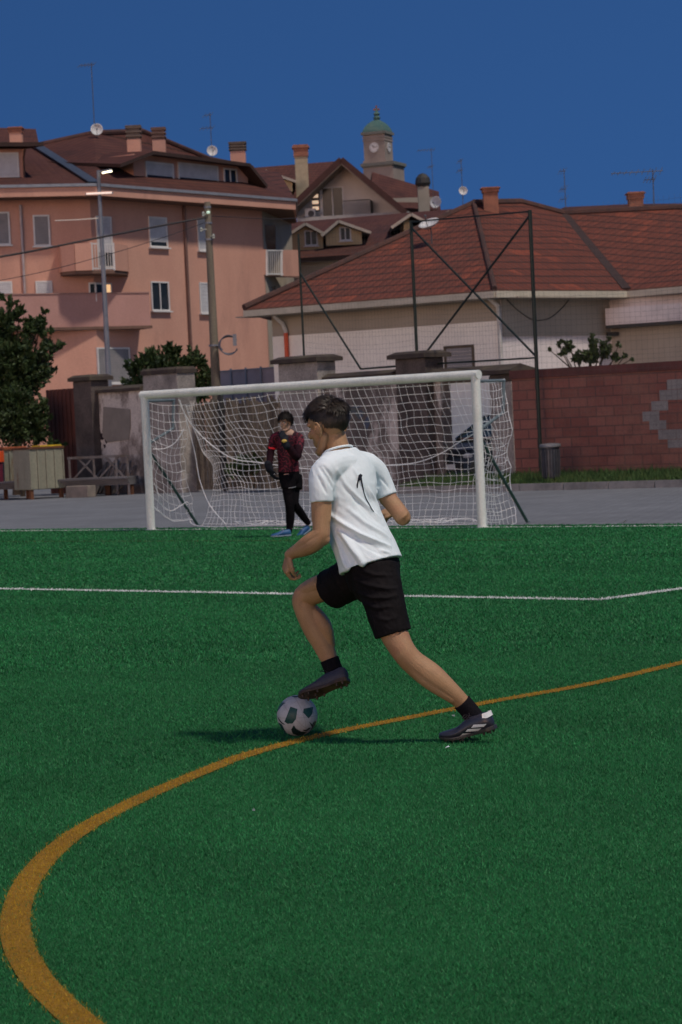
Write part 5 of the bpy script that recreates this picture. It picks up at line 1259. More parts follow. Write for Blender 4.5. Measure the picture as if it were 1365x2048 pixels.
# dark post beside it stays with the fence; parked car in the gateway
def car():
    D = 50.6; p = at(900, 985, D); p.z = -.01
    fwd = V((-.80, -.60, 0)).normalized(); sd = V((-fwd.y, fwd.x, 0))          # nose to the left and towards the pitch
    t = thing("parked_car", p - fwd * .2, "dark small hatchback parked in the gateway behind the net, nose to the left", "car")
    P = lambda x, y, z: p + fwd * x + sd * y + V((0, 0, z))
    m_paint = M("dark_car_paint", (.012, .016, .02), .25, (.016, .02, .025), 1, fine=0, spec=.6); m_rub = M("tyre_rubber", (.02, .02, .02), .9)
    W_ = .83
    secs = [(.0, .30, .62, .70), (-.12, .22, .80, .78), (-.8, .20, .98, W_), (-1.0, .20, 1.02, W_), (-3.2, .20, 1.0, W_), (-3.7, .25, .95, .78), (-3.8, .4, .8, .70)]
    loop = lambda x, z0, z1, w: [P(x, -w, z0 + .05), P(x, -w * .96, z0), P(x, w * .96, z0), P(x, w, z0 + .05), P(x, w, z1 - .14), P(x, w * .90, z1), P(x, -w * .90, z1), P(x, -w, z1 - .14)]
    mb = MB()
    for a, b in zip(secs[:-1], secs[1:]): mb.hexa(loop(*a), loop(*b))
    mb.build("body", m_paint, t)
    cab = [(-.85, 1.0, 1.01, .74), (-1.55, 1.0, 1.46, .60), (-1.8, 1.0, 1.50, .58), (-3.1, 1.0, 1.46, .58), (-3.65, .98, 1.0, .7)]
    mb = MB(); lc = lambda x, z0, z1, w: [P(x, -.76, z0), P(x, .76, z0), P(x, w, z1), P(x, -w, z1)]
    for a, b in zip(cab[:-1], cab[1:]): mb.hexa(lc(*a), lc(*b))
    mb.build("cabin_glass", glass_mat("car_glass", (.02, .03, .03), .06), t)
    mb = MB(); mb.hexa([P(-1.55, -.61, 1.455), P(-1.55, .61, 1.455), P(-3.12, .60, 1.455), P(-3.12, -.60, 1.455)], [P(-1.58, -.57, 1.50), P(-1.58, .57, 1.50), P(-3.1, .56, 1.50), P(-3.1, -.56, 1.50)]); mb.build("roof", m_paint, t)
    for y in (-1, 1):
        mb = MB(); mb.bar(P(-.85, .73 * y, 1.01), P(-1.58, .60 * y, 1.47), .06); mb.bar(P(-3.62, .70 * y, 1.0), P(-3.1, .59 * y, 1.46), .09); mb.bar(P(-2.2, .76 * y, 1.0), P(-2.2, .59 * y, 1.48), .06)
        mb.bar(P(-.9, .715 * y, 1.03), P(-3.6, .70 * y, 1.02), .05, .05); mb.build("window_pillars", m_paint, t)
    for x in (-.72, -3.05):
        for y in (-1, 1):
            mb = MB(); mb.lathe(P(x, (W_ - .16) * y, .30), [(.16, 0), (.29, .01), (.30, .05), (.30, .15), (.28, .19), (.18, .195)], 22, sd * y); w = mb.build("wheel", m_rub, t)
            mb = MB(); mb.lathe(P(x, (W_ + .025) * y, .30), [(.18, 0), (.17, .012), (.05, .02)], 16, sd * y); mb.build("rim", m_galv, w)
    for y in (-1, 1):
        mb = MB(); mb.ell(P(-.10, .56 * y, .66), (.11, .16, .075), Matrix((fwd, sd, V((0, 0, 1)))).transposed(), 12, 8); mb.build("headlight", M("headlight_lens", (.35, .36, .36), .15), t)
        mb = MB(); mb.ell(P(-1.12, .90 * y, 1.03), (.06, .10, .07), Matrix((fwd, sd, V((0, 0, 1)))).transposed(), 10, 8); mb.build("mirror", m_paint, t)
    mb = MB(); mb.hexa([P(-.10, -.5, .36), P(-.10, .5, .36), P(-.10, .5, .52), P(-.10, -.5, .52)], [P(.03, -.46, .36), P(.03, .46, .36), P(.02, .46, .52), P(.02, -.46, .52)]); mb.build("grille", m_rub, t)
    mb = MB(); mb.hexa([P(.03, -.26, .39), P(.03, .26, .39), P(.03, .26, .50), P(.03, -.26, .50)], [P(.045, -.26, .39), P(.045, .26, .39), P(.042, .26, .50), P(.042, -.26, .50)]); mb.build("number_plate", M("plate_white", (.5, .5, .48), .5), t)
    # pinkish bar at the foot of the windscreen
    mb = MB(); mb.bar(P(-.80, -.55, 1.025), P(-.80, .45, 1.025), .10, .03); mb.build("wiper_cowl", M("pinkish_cowl", (.22, .13, .11), .7), t)
car()
# dark litter trough at the kerb end under the car nose
# ================================================================== PEOPLE
def skin_mat(name, c1, c2, c3):
    m = M(name, c1, .46, c2, 7, .35, .7, fine=.10, fscale=160, spec=.4, bump=.35, bscale=260, col3=c3, scale3=5.5, lo3=.5, hi3=.72)
    b = [n for n in m.node_tree.nodes if n.type == 'BSDF_PRINCIPLED'][0]
    b.inputs["Subsurface Weight"].default_value = 0.0; b.inputs["Subsurface Radius"].default_value = (.012, .005, .003); b.inputs["Subsurface Scale"].default_value = .5
    return m
def bvh_of(o):
    me = o.data; return BVHTree.FromPolygons([v.co[:] for v in me.vertices], [p.vertices[:] for p in me.polygons])
def inside(poly, x, y):
    c = False; j = len(poly) - 1
    for i in range(len(poly)):
        a, b = poly[i], poly[j]
        if (a[1] > y) != (b[1] > y) and x < (b[0] - a[0]) * (y - a[1]) / (b[1] - a[1]) + a[0]: c = not c
        j = i
    return c
def printed(bvh, polys, off, name, mat, parent, step=.6):
    """a thin printed mark lying on a surface"""
    vs = []; fs = []; ids = {}
    def vert(i, j, x0, y0):
        k = (i, j, x0, y0)
        if k not in ids:
            d = ray(x0 + i * step, y0 + j * step).normalized(); h = bvh.ray_cast(C_LOC, d)
            if h[0] is None: ids[k] = -1
            else: ids[k] = len(vs); vs.append(h[0] - d * off)
        return ids[k]
    for poly in polys:
        x0, x1 = min(p[0] for p in poly), max(p[0] for p in poly); y0, y1 = min(p[1] for p in poly), max(p[1] for p in poly)
        for i in range(int((x1 - x0) / step) + 1):
            for j in range(int((y1 - y0) / step) + 1):
                if inside(poly, x0 + (i + .5) * step, y0 + (j + .5) * step):
                    q_ = [vert(i, j, x0, y0), vert(i + 1, j, x0, y0), vert(i + 1, j + 1, x0, y0), vert(i, j + 1, x0, y0)]
                    if -1 not in q_ and max((V(vs[a]) - V(vs[b])).length for a in q_ for b in q_) < .03: fs.append(tuple(q_))
    return MB().add(vs, fs).build(name, mat, parent, smooth=True)
def folds(me, bvh, list_, amp_noise=.0012, nscale=14):
    """raise and press cloth folds along polylines found on the surface"""
    n = len(me.vertices); co = np.zeros(n * 3, np.float32); me.vertices.foreach_get("co", co); co = co.reshape(-1, 3)
    no = np.array([v.normal[:] for v in me.vertices], np.float32); disp = np.zeros(n)
    for pts, amp, w in list_:
        P_ = []
        for (a, b) in zip(pts[:-1], pts[1:]):
            for t in np.linspace(0, 1, 6)[:-1]:
                d = ray(a[0] + (b[0] - a[0]) * t, a[1] + (b[1] - a[1]) * t).normalized(); h = bvh.ray_cast(C_LOC, d)
                if h[0] is not None: P_.append(h[0][:])
        if len(P_) < 2: continue
        P_ = np.array(P_); best = np.full(n, 1e9); par = np.zeros(n)
        for k, (a, b) in enumerate(zip(P_[:-1], P_[1:])):
            ab = b - a; t = np.clip(((co - a) @ ab) / (ab @ ab + 1e-12), 0, 1); dd = np.linalg.norm(co - a - t[:, None] * ab, axis=1)
            m = dd < best; best[m] = dd[m]; par[m] = ((k + t) / (len(P_) - 1))[m]
        disp += 1.45 * amp * np.sin(np.pi * np.clip(par, .06, .94)) ** .6 * np.exp(-(best / w) ** 2)
    for i in range(n):
        p = V(co[i]); q_ = V((p.x * 1.6 + p.z * .9, p.y, p.z * .7 - p.x * .5)) * nscale
        disp[i] += amp_noise * (mnoise.noise(q_) + .6 * (1 - 2 * abs(mnoise.noise(q_ * 1.7))))
    disp = np.maximum(disp, -.0055)
    co = co + no * disp[:, None]; me.vertices.foreach_set("co", co.ravel().astype(np.float32)); me.update()
def hand(mb, wrist, d, n, thumb_side, curls=(.5, .7, .5), size=1.0, thumb=(.5, .4), r0=.0088):
    """palm of four bones, four jointed fingers of unequal length, thumb from the side of the palm"""
    wrist = V(wrist); d = V(d).normalized(); n = V(n); n = (n - d * n.dot(d)).normalized(); s = d.cross(n).normalized() * thumb_side
    L = .085 * size
    for k, (o, ln, rr) in enumerate(((.030, .92, 1.0), (.010, 1.0, 1.05), (-.010, .94, 1.0), (-.029, .76, .88))):
        base = wrist + d * (L * (1.0 - .05 * abs(k - 1))) + s * (o * size)
        mb.tube([wrist + s * (o * .55 * size), base], [.014 * size, .0125 * size], 8, dome=True)
        p = base; a = 0; pts = [base]
        for seg, c in zip((.044, .028, .021), curls):
            a += c * (1 + .08 * k); p = p + (d * math.cos(a) + n * math.sin(a)) * seg * ln * size; pts.append(p)
        r = r0 * size * rr; mb.tube(pts, [r * 1.08, r, r * .92, r * .8], 8, dome=True, sub=2)
    mb.tube([wrist, wrist + d * L * .9], .022 * size, 10, sides=[s, s], r2=.0135 * size, dome=True)
    tb = wrist + s * (.024 * size) + d * (.022 * size); td = (d * .75 + s * .65 + n * .25).normalized(); q1 = tb + td * .040 * size
    td2 = (d * math.cos(thumb[0]) + n * math.sin(thumb[0]) - s * .1).normalized(); q2 = q1 + td2 * .030 * size; td3 = (d * math.cos(thumb[0] + thumb[1]) + n * math.sin(thumb[0] + thumb[1]) - s * .25).normalized()
    mb.tube([tb - td * .01, q1, q2, q2 + td3 * .022 * size], [.0135 * size, .0115 * size, .0098 * size, .0082 * size], 8, dome=True, sub=2)
def head_shapes(mb, c, R, s=1.0):
    W = lambda x, y, z: V(c) + R @ V((x * s, y * s, z * s))
    E = lambda x, y, z, a, b, g: mb.ell(W(x, y, z), (a * s, b * s, g * s), R, 20, 14)
    E(-.012, 0, .034, .098, .076, .088); E(.022, 0, -.022, .066, .062, .088); E(.042, 0, .03, .05, .058, .045)
    for y in (-1, 1):
        mb.tube([W(-.012, .056 * y, -.045), W(.005, .055 * y, -.075), W(.045, .032 * y, -.103), W(.068, .008 * y, -.108)], [.020 * s, .020 * s, .018 * s, .017 * s], 10, dome=True, sub=2)
        E(.050, .037 * y, -.022, .030, .024, .026)
        mb.tube([W(.066, .050 * y, .020), W(.086, .028 * y, .026), W(.090, .006 * y, .022)], [.009 * s, .011 * s, .009 * s], 8, dome=True)
        # ear: rim, lobe and bowl
        ce = W(-.012, .080 * y, -.012); mb.ell(ce, (.017 * s, .008 * s, .029 * s), R @ Matrix.Rotation(.25 * y, 3, 'Z'), 12, 8)
        mb.tube([W(.004, .078 * y, -.03), W(.006, .089 * y, -.002), W(-.004, .096 * y, .018), W(-.022, .100 * y, .018), W(-.032, .100 * y, -.002), W(-.024, .093 * y, -.028), W(-.008, .080 * y, -.042)], [.005 * s] * 7, 6, dome=True, sub=3)
        E(.098, .011 * y, -.031, .010, .008, .008)
    E(.074, 0, -.103, .020, .022, .018)
    mb.tube([W(.086, 0, .022), W(.097, 0, .004), W(.112, 0, -.022), W(.108, 0, -.032)], [.008 * s, .008 * s, .011 * s, .009 * s], 10, dome=True, sub=2)
    E(.082, 0, -.059, .012, .024, .007); E(.080, 0, -.071, .012, .021, .008); E(.066, 0, -.062, .022, .034, .030)
def hair_mesh(c, R, s, region, comb, length, n, seed, name, mat, parent, rad=(.101, .079, .091), off=(-.012, 0, .034), curl=0.0, thick=.0055, wid=.0030, lift_fn=lambda d: 1.0):
    W = lambda p: V(c) + R @ (V(p) * s)
    r = random.Random(seed); mb = MB(); rad = V(rad); off = V(off)
    # scalp shell
    nu, nv = 48, 32; ids = {}
    vs = []; fs = []
    def vid(i, j):
        i %= nu
        if (i, j) not in ids:
            a, b = 2 * math.pi * i / nu, math.pi * j / nv; d = V((math.sin(b) * math.cos(a), math.sin(b) * math.sin(a), math.cos(b)))
            k = 1 + (.045 + .03 * mnoise.noise(d * 4)); ids[(i, j)] = len(vs); vs.append(W(off + V((d.x * rad.x, d.y * rad.y, d.z * rad.z)) * k))
        return ids[(i, j)]
    for i in range(nu):
        for j in range(nv):
            a, b = 2 * math.pi * (i + .5) / nu, math.pi * (j + .5) / nv; d = V((math.sin(b) * math.cos(a), math.sin(b) * math.sin(a), math.cos(b)))
            if region(d): fs.append((vid(i, j), vid(i, j + 1), vid(i + 1, j + 1), vid(i + 1, j)))
    mb.add(vs, fs)
    k = 0
    while k < n:
        d = V((r.gauss(0, 1), r.gauss(0, 1), r.gauss(0, 1))).normalized()
        if not region(d): continue
        k += 1
        p = off + V((d.x * rad.x, d.y * rad.y, d.z * rad.z)) * 1.02; nrm = V((d.x / rad.x, d.y / rad.y, d.z / rad.z)).normalized()
        cdir = comb(d) + V((r.gauss(0, .22), r.gauss(0, .22), r.gauss(0, .22))); cdir = (cdir - nrm * cdir.dot(nrm)).normalized(); L = length(d) * r.uniform(.6, 1.15)
        lift = r.uniform(.4, 1.5) * thick * lift_fn(d); pts = []; side = nrm.cross(cdir).normalized(); ph = r.uniform(0, 6.28)
        for t in (0, .3, .65, 1.0):
            bend = nrm * (lift * math.sin(min(1, t * 1.6) * math.pi / 2) * 1.6 - .35 * L * t * t * max(0, cdir.x * .6 + .2) * 0)
            wob = (side * math.cos(ph + t * 7) + nrm * math.sin(ph + t * 7)) * curl * t
            q_ = p + cdir * (L * t) + bend + wob
            e = V(((q_.x - off.x) / rad.x, (q_.y - off.y) / rad.y, (q_.z - off.z) / rad.z)); ln = e.length
            if ln < 1.05: e = e * (1.05 / ln); q_ = off + V((e.x * rad.x, e.y * rad.y, e.z * rad.z))
            pts.append(q_)
        w = [wid, wid * 1.1, wid * .8, wid * .15]; b = []
        for q_, ww in zip(pts, w): b += [W(q_ - side * ww), W(q_ + side * ww)]
        mb.add(b, [(0, 1, 3, 2), (2, 3, 5, 4), (4, 5, 7, 6)])
    return mb.build(name, mat, parent, fixn=False, smooth=True)
def rot_from(f, u):
    f = V(f).normalized(); u = V(u); u = (u - f * u.dot(f)).normalized(); l = u.cross(f)
    return Matrix((f, l, u)).transposed()
def boot(o, X, Z, L, parent, mats, studs=True, bend=.27, label=None, heel_tab=None):
    """football boot in its own frame: o = under the heel, X to the toe, Z up"""
    X = V(X).normalized(); Z = V(Z); Z = (Z - X * Z.dot(X)).normalized(); Y = Z.cross(X); k = L / .27
    def P(x, y, z):
        zz = z + (max(0, x - .178) * math.tan(bend) if x > .178 else 0)
        return V(o) + X * (x * k) + Y * (y * k) + Z * (zz * k)
    st = [(-.002, .014, .018, .055), (.008, .024, .010, .078), (.025, .031, .006, .084), (.05, .033, .005, .080), (.075, .033, .005, .078), (.10, .034, .005, .080), (.125, .037, .005, .072), (.155, .042, .005, .058), (.185, .046, .005, .047), (.215, .045, .005, .039), (.24, .038, .006, .032), (.258, .026, .008, .026), (.268, .010, .011, .020)]
    def ring(x, w, z0, z1):
        o_ = []
        for j in range(16):
            a = 2 * math.pi * j / 16; c, s_ = math.cos(a), math.sin(a)
            yy = w * math.copysign(abs(c) ** .75, c) * (1 - .28 * max(0, s_)); zz = (z0 + z1) / 2 + (z1 - z0) / 2 * math.copysign(abs(s_) ** .85, s_)
            o_.append(P(x, yy, zz))
        return o_
    mb = MB(); rings = [ring(*s_) for s_ in st]; vs = [p for r_ in rings for p in r_]; m = 16
    mb.add(vs, [(i * m + j, i * m + (j + 1) % m, (i + 1) * m + (j + 1) % m, (i + 1) * m + j) for i in range(len(st) - 1) for j in range(m)] + [tuple(range(m))[::-1], tuple(range((len(st) - 1) * m, len(st) * m))])
    sh = mb.build("boot", mats[0], parent, smooth=True); sd_ = sh.modifiers.new("sub", 'SUBSURF'); sd_.levels = 1; sd_.render_levels = 2
    out = []
    for x, w in ((-.004, .016), (.01, .027), (.03, .033), (.06, .032), (.095, .029), (.13, .034), (.165, .043), (.195, .048), (.225, .045), (.25, .033), (.268, .014)): out.append((x, w))
    loop = [(x, -w) for x, w in out] + [(x, w) for x, w in out[::-1]]
    mb = MB(); mb.hexa([P(x, y, -.001) for x, y in loop], [P(x, y * 1.02, .011 + .006 * (x < .05)) for x, y in loop]); mb.build("sole", mats[1], sh, bevel=.002)
    for x, y in ((.02, .018), (.02, -.018), (.05, .02), (.05, -.02), (.15, .03), (.15, -.03), (.18, .0), (.195, .036), (.195, -.036), (.235, .024), (.235, -.024)):
        mb = MB(); a = P(x, y, -.001); b = P(x, y, -.013); mb.tube([a, b], [.0075 * k, .0045 * k], 8); mb.build("stud", mats[2], sh)
    mb = MB()
    for i in range(6):
        x = .098 + .0125 * i; zt = .081 - .0065 * i - (.004 if i > 3 else 0); w = .017 + .001 * i
        mb.tube([P(x, -w, zt - .006), P(x + .004, 0, zt + .003), P(x, w, zt - .006)], .0022, 6, sub=2)
    mb.tube([P(.10, 0, .083), P(.112, .02, .094), P(.118, .034, .082), P(.106, .014, .085)], .0018, 6, sub=3); mb.tube([P(.10, 0, .083), P(.108, -.018, .093), P(.12, -.03, .080), P(.13, -.036, .07)], .0018, 6, sub=3)
    mb.build("laces", mats[3], sh)
    if heel_tab:
        mb = MB(); r1 = [P(x, w_, z_) for x, w_, z_ in ((.028, .034, .062), (.010, .028, .056), (-.003, .014, .058), (-.006, 0, .060), (-.003, -.014, .058), (.010, -.028, .056), (.028, -.034, .062))]; r2 = [P(x, w_, z_) for x, w_, z_ in ((.024, .030, .080), (.009, .025, .080), (-.002, .012, .081), (-.005, 0, .082), (-.002, -.012, .081), (.009, -.025, .080), (.024, -.030, .080))]
        mb.add(r1 + r2, [(i, i + 1, 8 + i, 7 + i) for i in range(6)]); mb.build("heel_tab", heel_tab, sh, smooth=True)
    return sh

A = at
# ------------------------------------------------------------------ the player dribbling the ball
m_skin = skin_mat("player_skin", (.43, .252, .135), (.36, .198, .10), (.37, .172, .10))
m_shirt = M("white_jersey", (.83, .90, .94), .75, (.79, .87, .91), 6, fine=.03, fscale=200, bump=.25, bscale=420, spec=.15)
m_short = M("black_shorts", (.008, .0065, .0075), .75, (.012, .010, .011), 5, fine=.2, fscale=90, spec=.09, bump=.3, bscale=60)
m_sock = M("black_socks", (.010, .009, .012), .9, fine=.3, fscale=200, bump=.4, bscale=300, spec=.1)
m_hair = M("dark_brown_hair", (.020, .014, .010), .5, (.045, .031, .021), 40, .4, .7, fine=.3, fscale=150, spec=.4)
PB = MB()
# legs
PB.tube([A(750, 1128, 11.02), A(764, 1190, 10.97), A(779, 1240, 10.94), A(790, 1270, 10.92), A(806, 1300, 10.90), A(826, 1324, 10.90), A(862, 1352, 10.905), A(900, 1382, 10.91), A(928, 1408, 10.92), A(956, 1440, 10.93)],
        [.066, .070, .068, .0645, .0570, .0560, .0600, .0455, .0370, .036], 24, sub=5, dome=True)
PB.ell(A(804, 1305, 10.89), (.045, .045, .050)); PB.tube([A(832, 1322, 10.92), A(864, 1349, 10.92), A(898, 1377, 10.92)], [.044, .052, .038], 14, sub=3, dome=True)
PB.tube([A(738, 1130, 11.17), A(690, 1158, 11.26), A(655, 1172, 11.34), A(625, 1184, 11.40), A(608, 1197, 11.42), A(613, 1222, 11.42), A(634, 1262, 11.42), A(653, 1302, 11.41), A(664, 1332, 11.40), A(672, 1362, 11.40)],
        [.066, .070, .068, .063, .056, .0545, .0600, .0440, .0365, .036], 24, sub=5, dome=True)
PB.ell(A(607, 1197, 11.41), (.048, .046, .054)); PB.tube([A(622, 1222, 11.43), A(643, 1254, 11.42), A(656, 1288, 11.41)], [.042, .052, .036], 14, sub=3, dome=True)
# muscle relief: calf heads, shin edge, knee hollow, quadriceps, deltoid, triceps, forearm, elbow
for pts, rr in (([A(834, 1322, 10.895), A(862, 1346, 10.885), (A(892, 1370, 10.89))], [.024, .036, .022]), ([A(832, 1322, 10.93), A(860, 1346, 10.935), A(888, 1370, 10.93)], [.022, .034, .020]),
                ([A(808, 1318, 10.88), A(850, 1360, 10.88), A(905, 1398, 10.895)], [.026, .030, .022]), 
                ([A(630, 1226, 11.39), A(650, 1254, 11.385), A(660, 1282, 11.39)], [.022, .034, .018]), ([A(603, 1216, 11.42), A(622, 1262, 11.41), A(648, 1316, 11.40)], [.028, .030, .022]), ([A(640, 1168, 11.32), A(612, 1180, 11.38)], [.040, .030]),
                ([A(655, 1010, 10.945), A(655, 1042, 10.93)], [.022, .016]), ([A(632, 1008, 10.95), A(632, 1040, 10.945)], [.022, .020]), ([A(640, 1066, 10.925), A(616, 1082, 10.95), A(596, 1094, 10.99)], [.030, .030, .020]), ([A(648, 1080, 10.93), A(644, 1086, 10.935)], [.020, .018]),
                ([A(783, 990, 11.24), A(800, 1016, 11.225)], [.022, .018]), ([A(768, 1000, 11.26), A(786, 1022, 11.25)], [.022, .018]), ([A(808, 1036, 11.205), A(810, 1040, 11.205)], [.022, .018])):
    PB.tube(pts, rr, 12, sub=3 if len(pts) > 2 else 0, dome=True)
# trunk under the clothes
PB.tube([A(744, 1135, 11.08), A(735, 1100, 11.09), A(722, 1060, 11.1), A(706, 1010, 11.1), A(695, 970, 11.11), A(687, 940, 11.11), A(681, 915, 11.11)],
        [.10, .10, .10, .125, .135, .125, .06], 20, sides=[(.45, .9, 0), (.45, .9, 0), (.52, .85, 0), (.6, .8, 0), (.66, .75, 0), (.69, .72, 0), (.69, .72, 0)], r2=[.075, .075, .08, .09, .09, .075, .05], sub=3, dome=True)
PB.tube([A(685, 925, 11.11), A(677, 900, 11.11), A(669, 872, 11.12)], [.060, .055, .054], 18, sub=3, dome=True)
PB.tube([A(652, 952, 10.98), A(684, 930, 11.1), A(742, 946, 11.23)], [.04, .045, .04], 14, sub=3, dome=True)
# arms
PB.tube([A(648, 946, 10.98), A(645, 1000, 10.955), A(643, 1050, 10.94), A(642, 1072, 10.935), A(626, 1088, 10.95), A(606, 1097, 10.99), A(590, 1104, 11.02), A(580, 1110, 11.04)],
        [.044, .043, .041, .040, .0415, .039, .030, .0255], 16, sub=4, dome=True)
PB.ell(A(648, 1078, 10.935), .030)
PB.tube([A(746, 946, 11.24), A(771, 988, 11.25), A(797, 1022, 11.22), A(806, 1034, 11.21), A(804, 1034, 11.29), A(800, 1030, 11.36), A(796, 1026, 11.42)],
        [.044, .041, .0395, .038, .037, .031, .026], 16, sub=4, dome=True)
PB.ell(A(811, 1036, 11.205), .026)
hand(PB, A(579, 1109, 11.04), (-.25, .12, -.95), (.85, .25, .1), 1, (.75, 1.0, .5), .95, (.45, .5))
hand(PB, A(796, 1026, 11.42), (-.93, .20, .06), (-.25, .3, -.9), 1, (1.35, 1.55, 1.2), .92, (.7, .8))
HC = A(656, 853, 11.12); HR = rot_from((-.77, .62, -.15), (-.18, .1, .96))
head_shapes(PB, HC, HR, 1.02)
pl_me = fuse(PB, .0034, 4)
player = obj_from(pl_me, "person", m_skin, None)
tag(player, "young man in white jersey and black shorts striding with one boot on the ball", "person")
# eyes and brows
for y in (-1, 1):
    mb = MB(); mb.ell(HC + HR @ V((.079, .032 * y, .003)), .0115, n=12, m=8); mb.build("eye", M("eye_white", (.6, .58, .55), .2) if y < 0 else bpy.data.materials["eye_white"], player, smooth=True)
# hair: short back and sides, longer top swept forward over the brow
def reg_p(d):
    if d.x > .50: return d.z > .42
    if d.x > .12: return d.z > .10 + .55 * max(0, d.x - .2)
    if d.x > -.28: return d.z > -.02
    return d.z > -.70 + .35 * abs(d.y)
def comb_p(d): return V((.95, 0, .0)) if d.z > .35 and d.x > -.5 else (V((.30, 0, -.9)) if d.x > -.3 else V((.15, -.3 * d.y, -.95)))
def len_p(d): return (.046 + .016 * (d.x > .4)) if d.z > .4 else (.018 if d.x > -.25 else (.026 if d.z > -.1 else .014))
hair_mesh(HC, HR, 1.0, reg_p, comb_p, len_p, 9000, 21, "hair", m_hair, player, rad=(.101, .0755, .090), thick=.0075, wid=.0019, lift_fn=lambda d: 1.0 if d.z > .45 else .22)
# jersey
SB = MB()
SB.tube([A(742, 1131, 11.07), A(733, 1104, 11.08), A(715, 1062, 11.09), A(700, 1015, 11.1), A(696, 975, 11.105), A(688, 942, 11.11), A(682, 917, 11.11), A(679, 900, 11.11)],
        [.172, .166, .154, .150, .160, .166, .122, .080], 28, sides=[(.45, .9, 0), (.45, .9, 0), (.52, .85, 0), (.6, .8, 0), (.66, .75, 0), (.69, .72, 0), (.69, .72, 0), (.69, .72, 0)],
        r2=[.146, .138, .132, .122, .120, .108, .090, .074], sub=4)
SB.tube([A(690, 930, 11.08), A(662, 934, 11.0), A(647, 953, 10.975), A(644, 982, 10.96), A(644.5, 1004, 10.955)], [.072, .066, .064, .058, .0545], 20, sub=4)
SB.tube([A(690, 930, 11.14), A(728, 932, 11.21), A(748, 946, 11.245), A(764, 974, 11.255), A(773, 994, 11.25)], [.072, .068, .064, .058, .0545], 20, sub=4)
jm = fuse(SB, .0045, 3)
jersey = obj_from(jm, "jersey", m_shirt, player)
jb = bvh_of(jersey)
folds(jm, jb, [([(660, 1028), (690, 1050), (723, 1070), (760, 1086), (785, 1094)], .012, .010), ([(662, 1042), (700, 1068), (740, 1092), (780, 1108)], -.008, .014),
               ([(679, 1064), (700, 1090), (718, 1115), (733, 1140)], .016, .016), ([(662, 1050), (680, 1090), (692, 1125), (698, 1148)], .012, .018), ([(672, 1062), (690, 1100), (708, 1130), (716, 1146)], -.016, .020),
               ([(675, 940), (690, 968), (712, 992), (740, 1018), (764, 1040)], .008, .010), ([(684, 962), (706, 990), (738, 1030), (776, 1060)], -.007, .012),
               ([(693, 1062), (707, 1071), (722, 1079)], .009, .007), ([(640, 936), (654, 956), (667, 980)], -.008, .007), ([(636, 952), (648, 976), (654, 990)], -.007, .006), ([(648, 934), (662, 952), (668, 966)], -.007, .006),
               ([(704, 932), (716, 955), (730, 980)], .006, .008), ([(737, 976), (748, 1000), (758, 1026)], .007, .008), ([(727, 972), (740, 1000), (752, 1030)], -.006, .007),
               ([(698, 1018), (730, 1046), (760, 1064), (784, 1080)], .008, .011), ([(760, 1100), (772, 1104), (782, 1106)], .006, .008), ([(668, 985), (668, 1010), (664, 1030)], -.012, .012), ([(757, 960), (754, 985), (757, 1006)], -.010, .012),
               ([(760, 954), (772, 968), (782, 982)], -.005, .006), ([(720, 1082), (748, 1100), (772, 1116)], -.006, .010)], .0025, 11)
jb = bvh_of(jersey)
mb = MB(); cpt = [V(A(679, 903, 11.11)) + (V((.69, .72, 0)) * (.070 * math.cos(a)) + V((-.66, .62, -.28)) * (.064 * math.sin(a))) + V((-.004, 0, .008)) for a in np.linspace(0, 6.2832, 25)]
mb.tube(cpt, .0055, 8, cap=False); mb.build("collar", m_shirt, jersey, smooth=True)
m_ink = M("black_print", (.012, .012, .022), .7)
Z7 = lambda x, y: (600 + x / 5.6875, 880 + y / 5.6875)
printed(jb, [[Z7(x, y) for x, y in p] for p in (
    [(668, 402), (690, 384), (714, 398), (706, 425), (712, 470), (722, 520), (735, 590), (742, 630), (732, 612), (716, 560), (702, 500), (694, 462), (682, 458), (670, 470), (664, 510), (660, 548), (648, 548), (646, 510), (656, 470), (664, 440)],
    [(728, 580), (742, 618), (760, 668), (790, 720), (820, 775), (848, 816), (838, 814), (812, 782), (782, 730), (752, 676), (736, 630)])], .0025, "arrow_print", m_ink, jersey, .35)
# shorts
TB = MB()
TB.tube([A(729, 1072, 11.08), A(736, 1095, 11.08), A(743, 1128, 11.08), A(748, 1158, 11.07)], [.105, .136, .158, .150], 24, sides=[(.45, .9, 0)] * 4, r2=[.080, .100, .122, .118], sub=3, dome=True)
TB.tube([A(750, 1140, 11.02), A(766, 1195, 10.97), A(779, 1240, 10.94), A(787, 1268, 10.93)], [.112, .097, .089, .086], 22, sub=4)
TB.tube([A(738, 1138, 11.15), A(702, 1158, 11.23), A(676, 1172, 11.29), A(663, 1179, 11.32)], [.11, .100, .096, .097], 22, sub=4)
tm = fuse(TB, .0048, 2); shorts = obj_from(tm, "shorts", m_short, player); tb_ = bvh_of(shorts)
folds(tm, tb_, [([(712, 1160), (740, 1172), (775, 1178), (798, 1176)], .007, .009), ([(718, 1185), (745, 1196), (775, 1196), (798, 1190)], .007, .009), ([(722, 1140), (750, 1150), (790, 1152)], .006, .009), ([(730, 1208), (755, 1216), (790, 1212)], .006, .009),
                ([(660, 1140), (676, 1165), (690, 1190)], .006, .010), ([(700, 1150), (705, 1180), (712, 1210)], -.010, .012), ([(752, 1235), (775, 1240), (800, 1232)], .004, .009), ([(742, 1225), (752, 1250), (758, 1272)], .004, .008)], .003, 12)
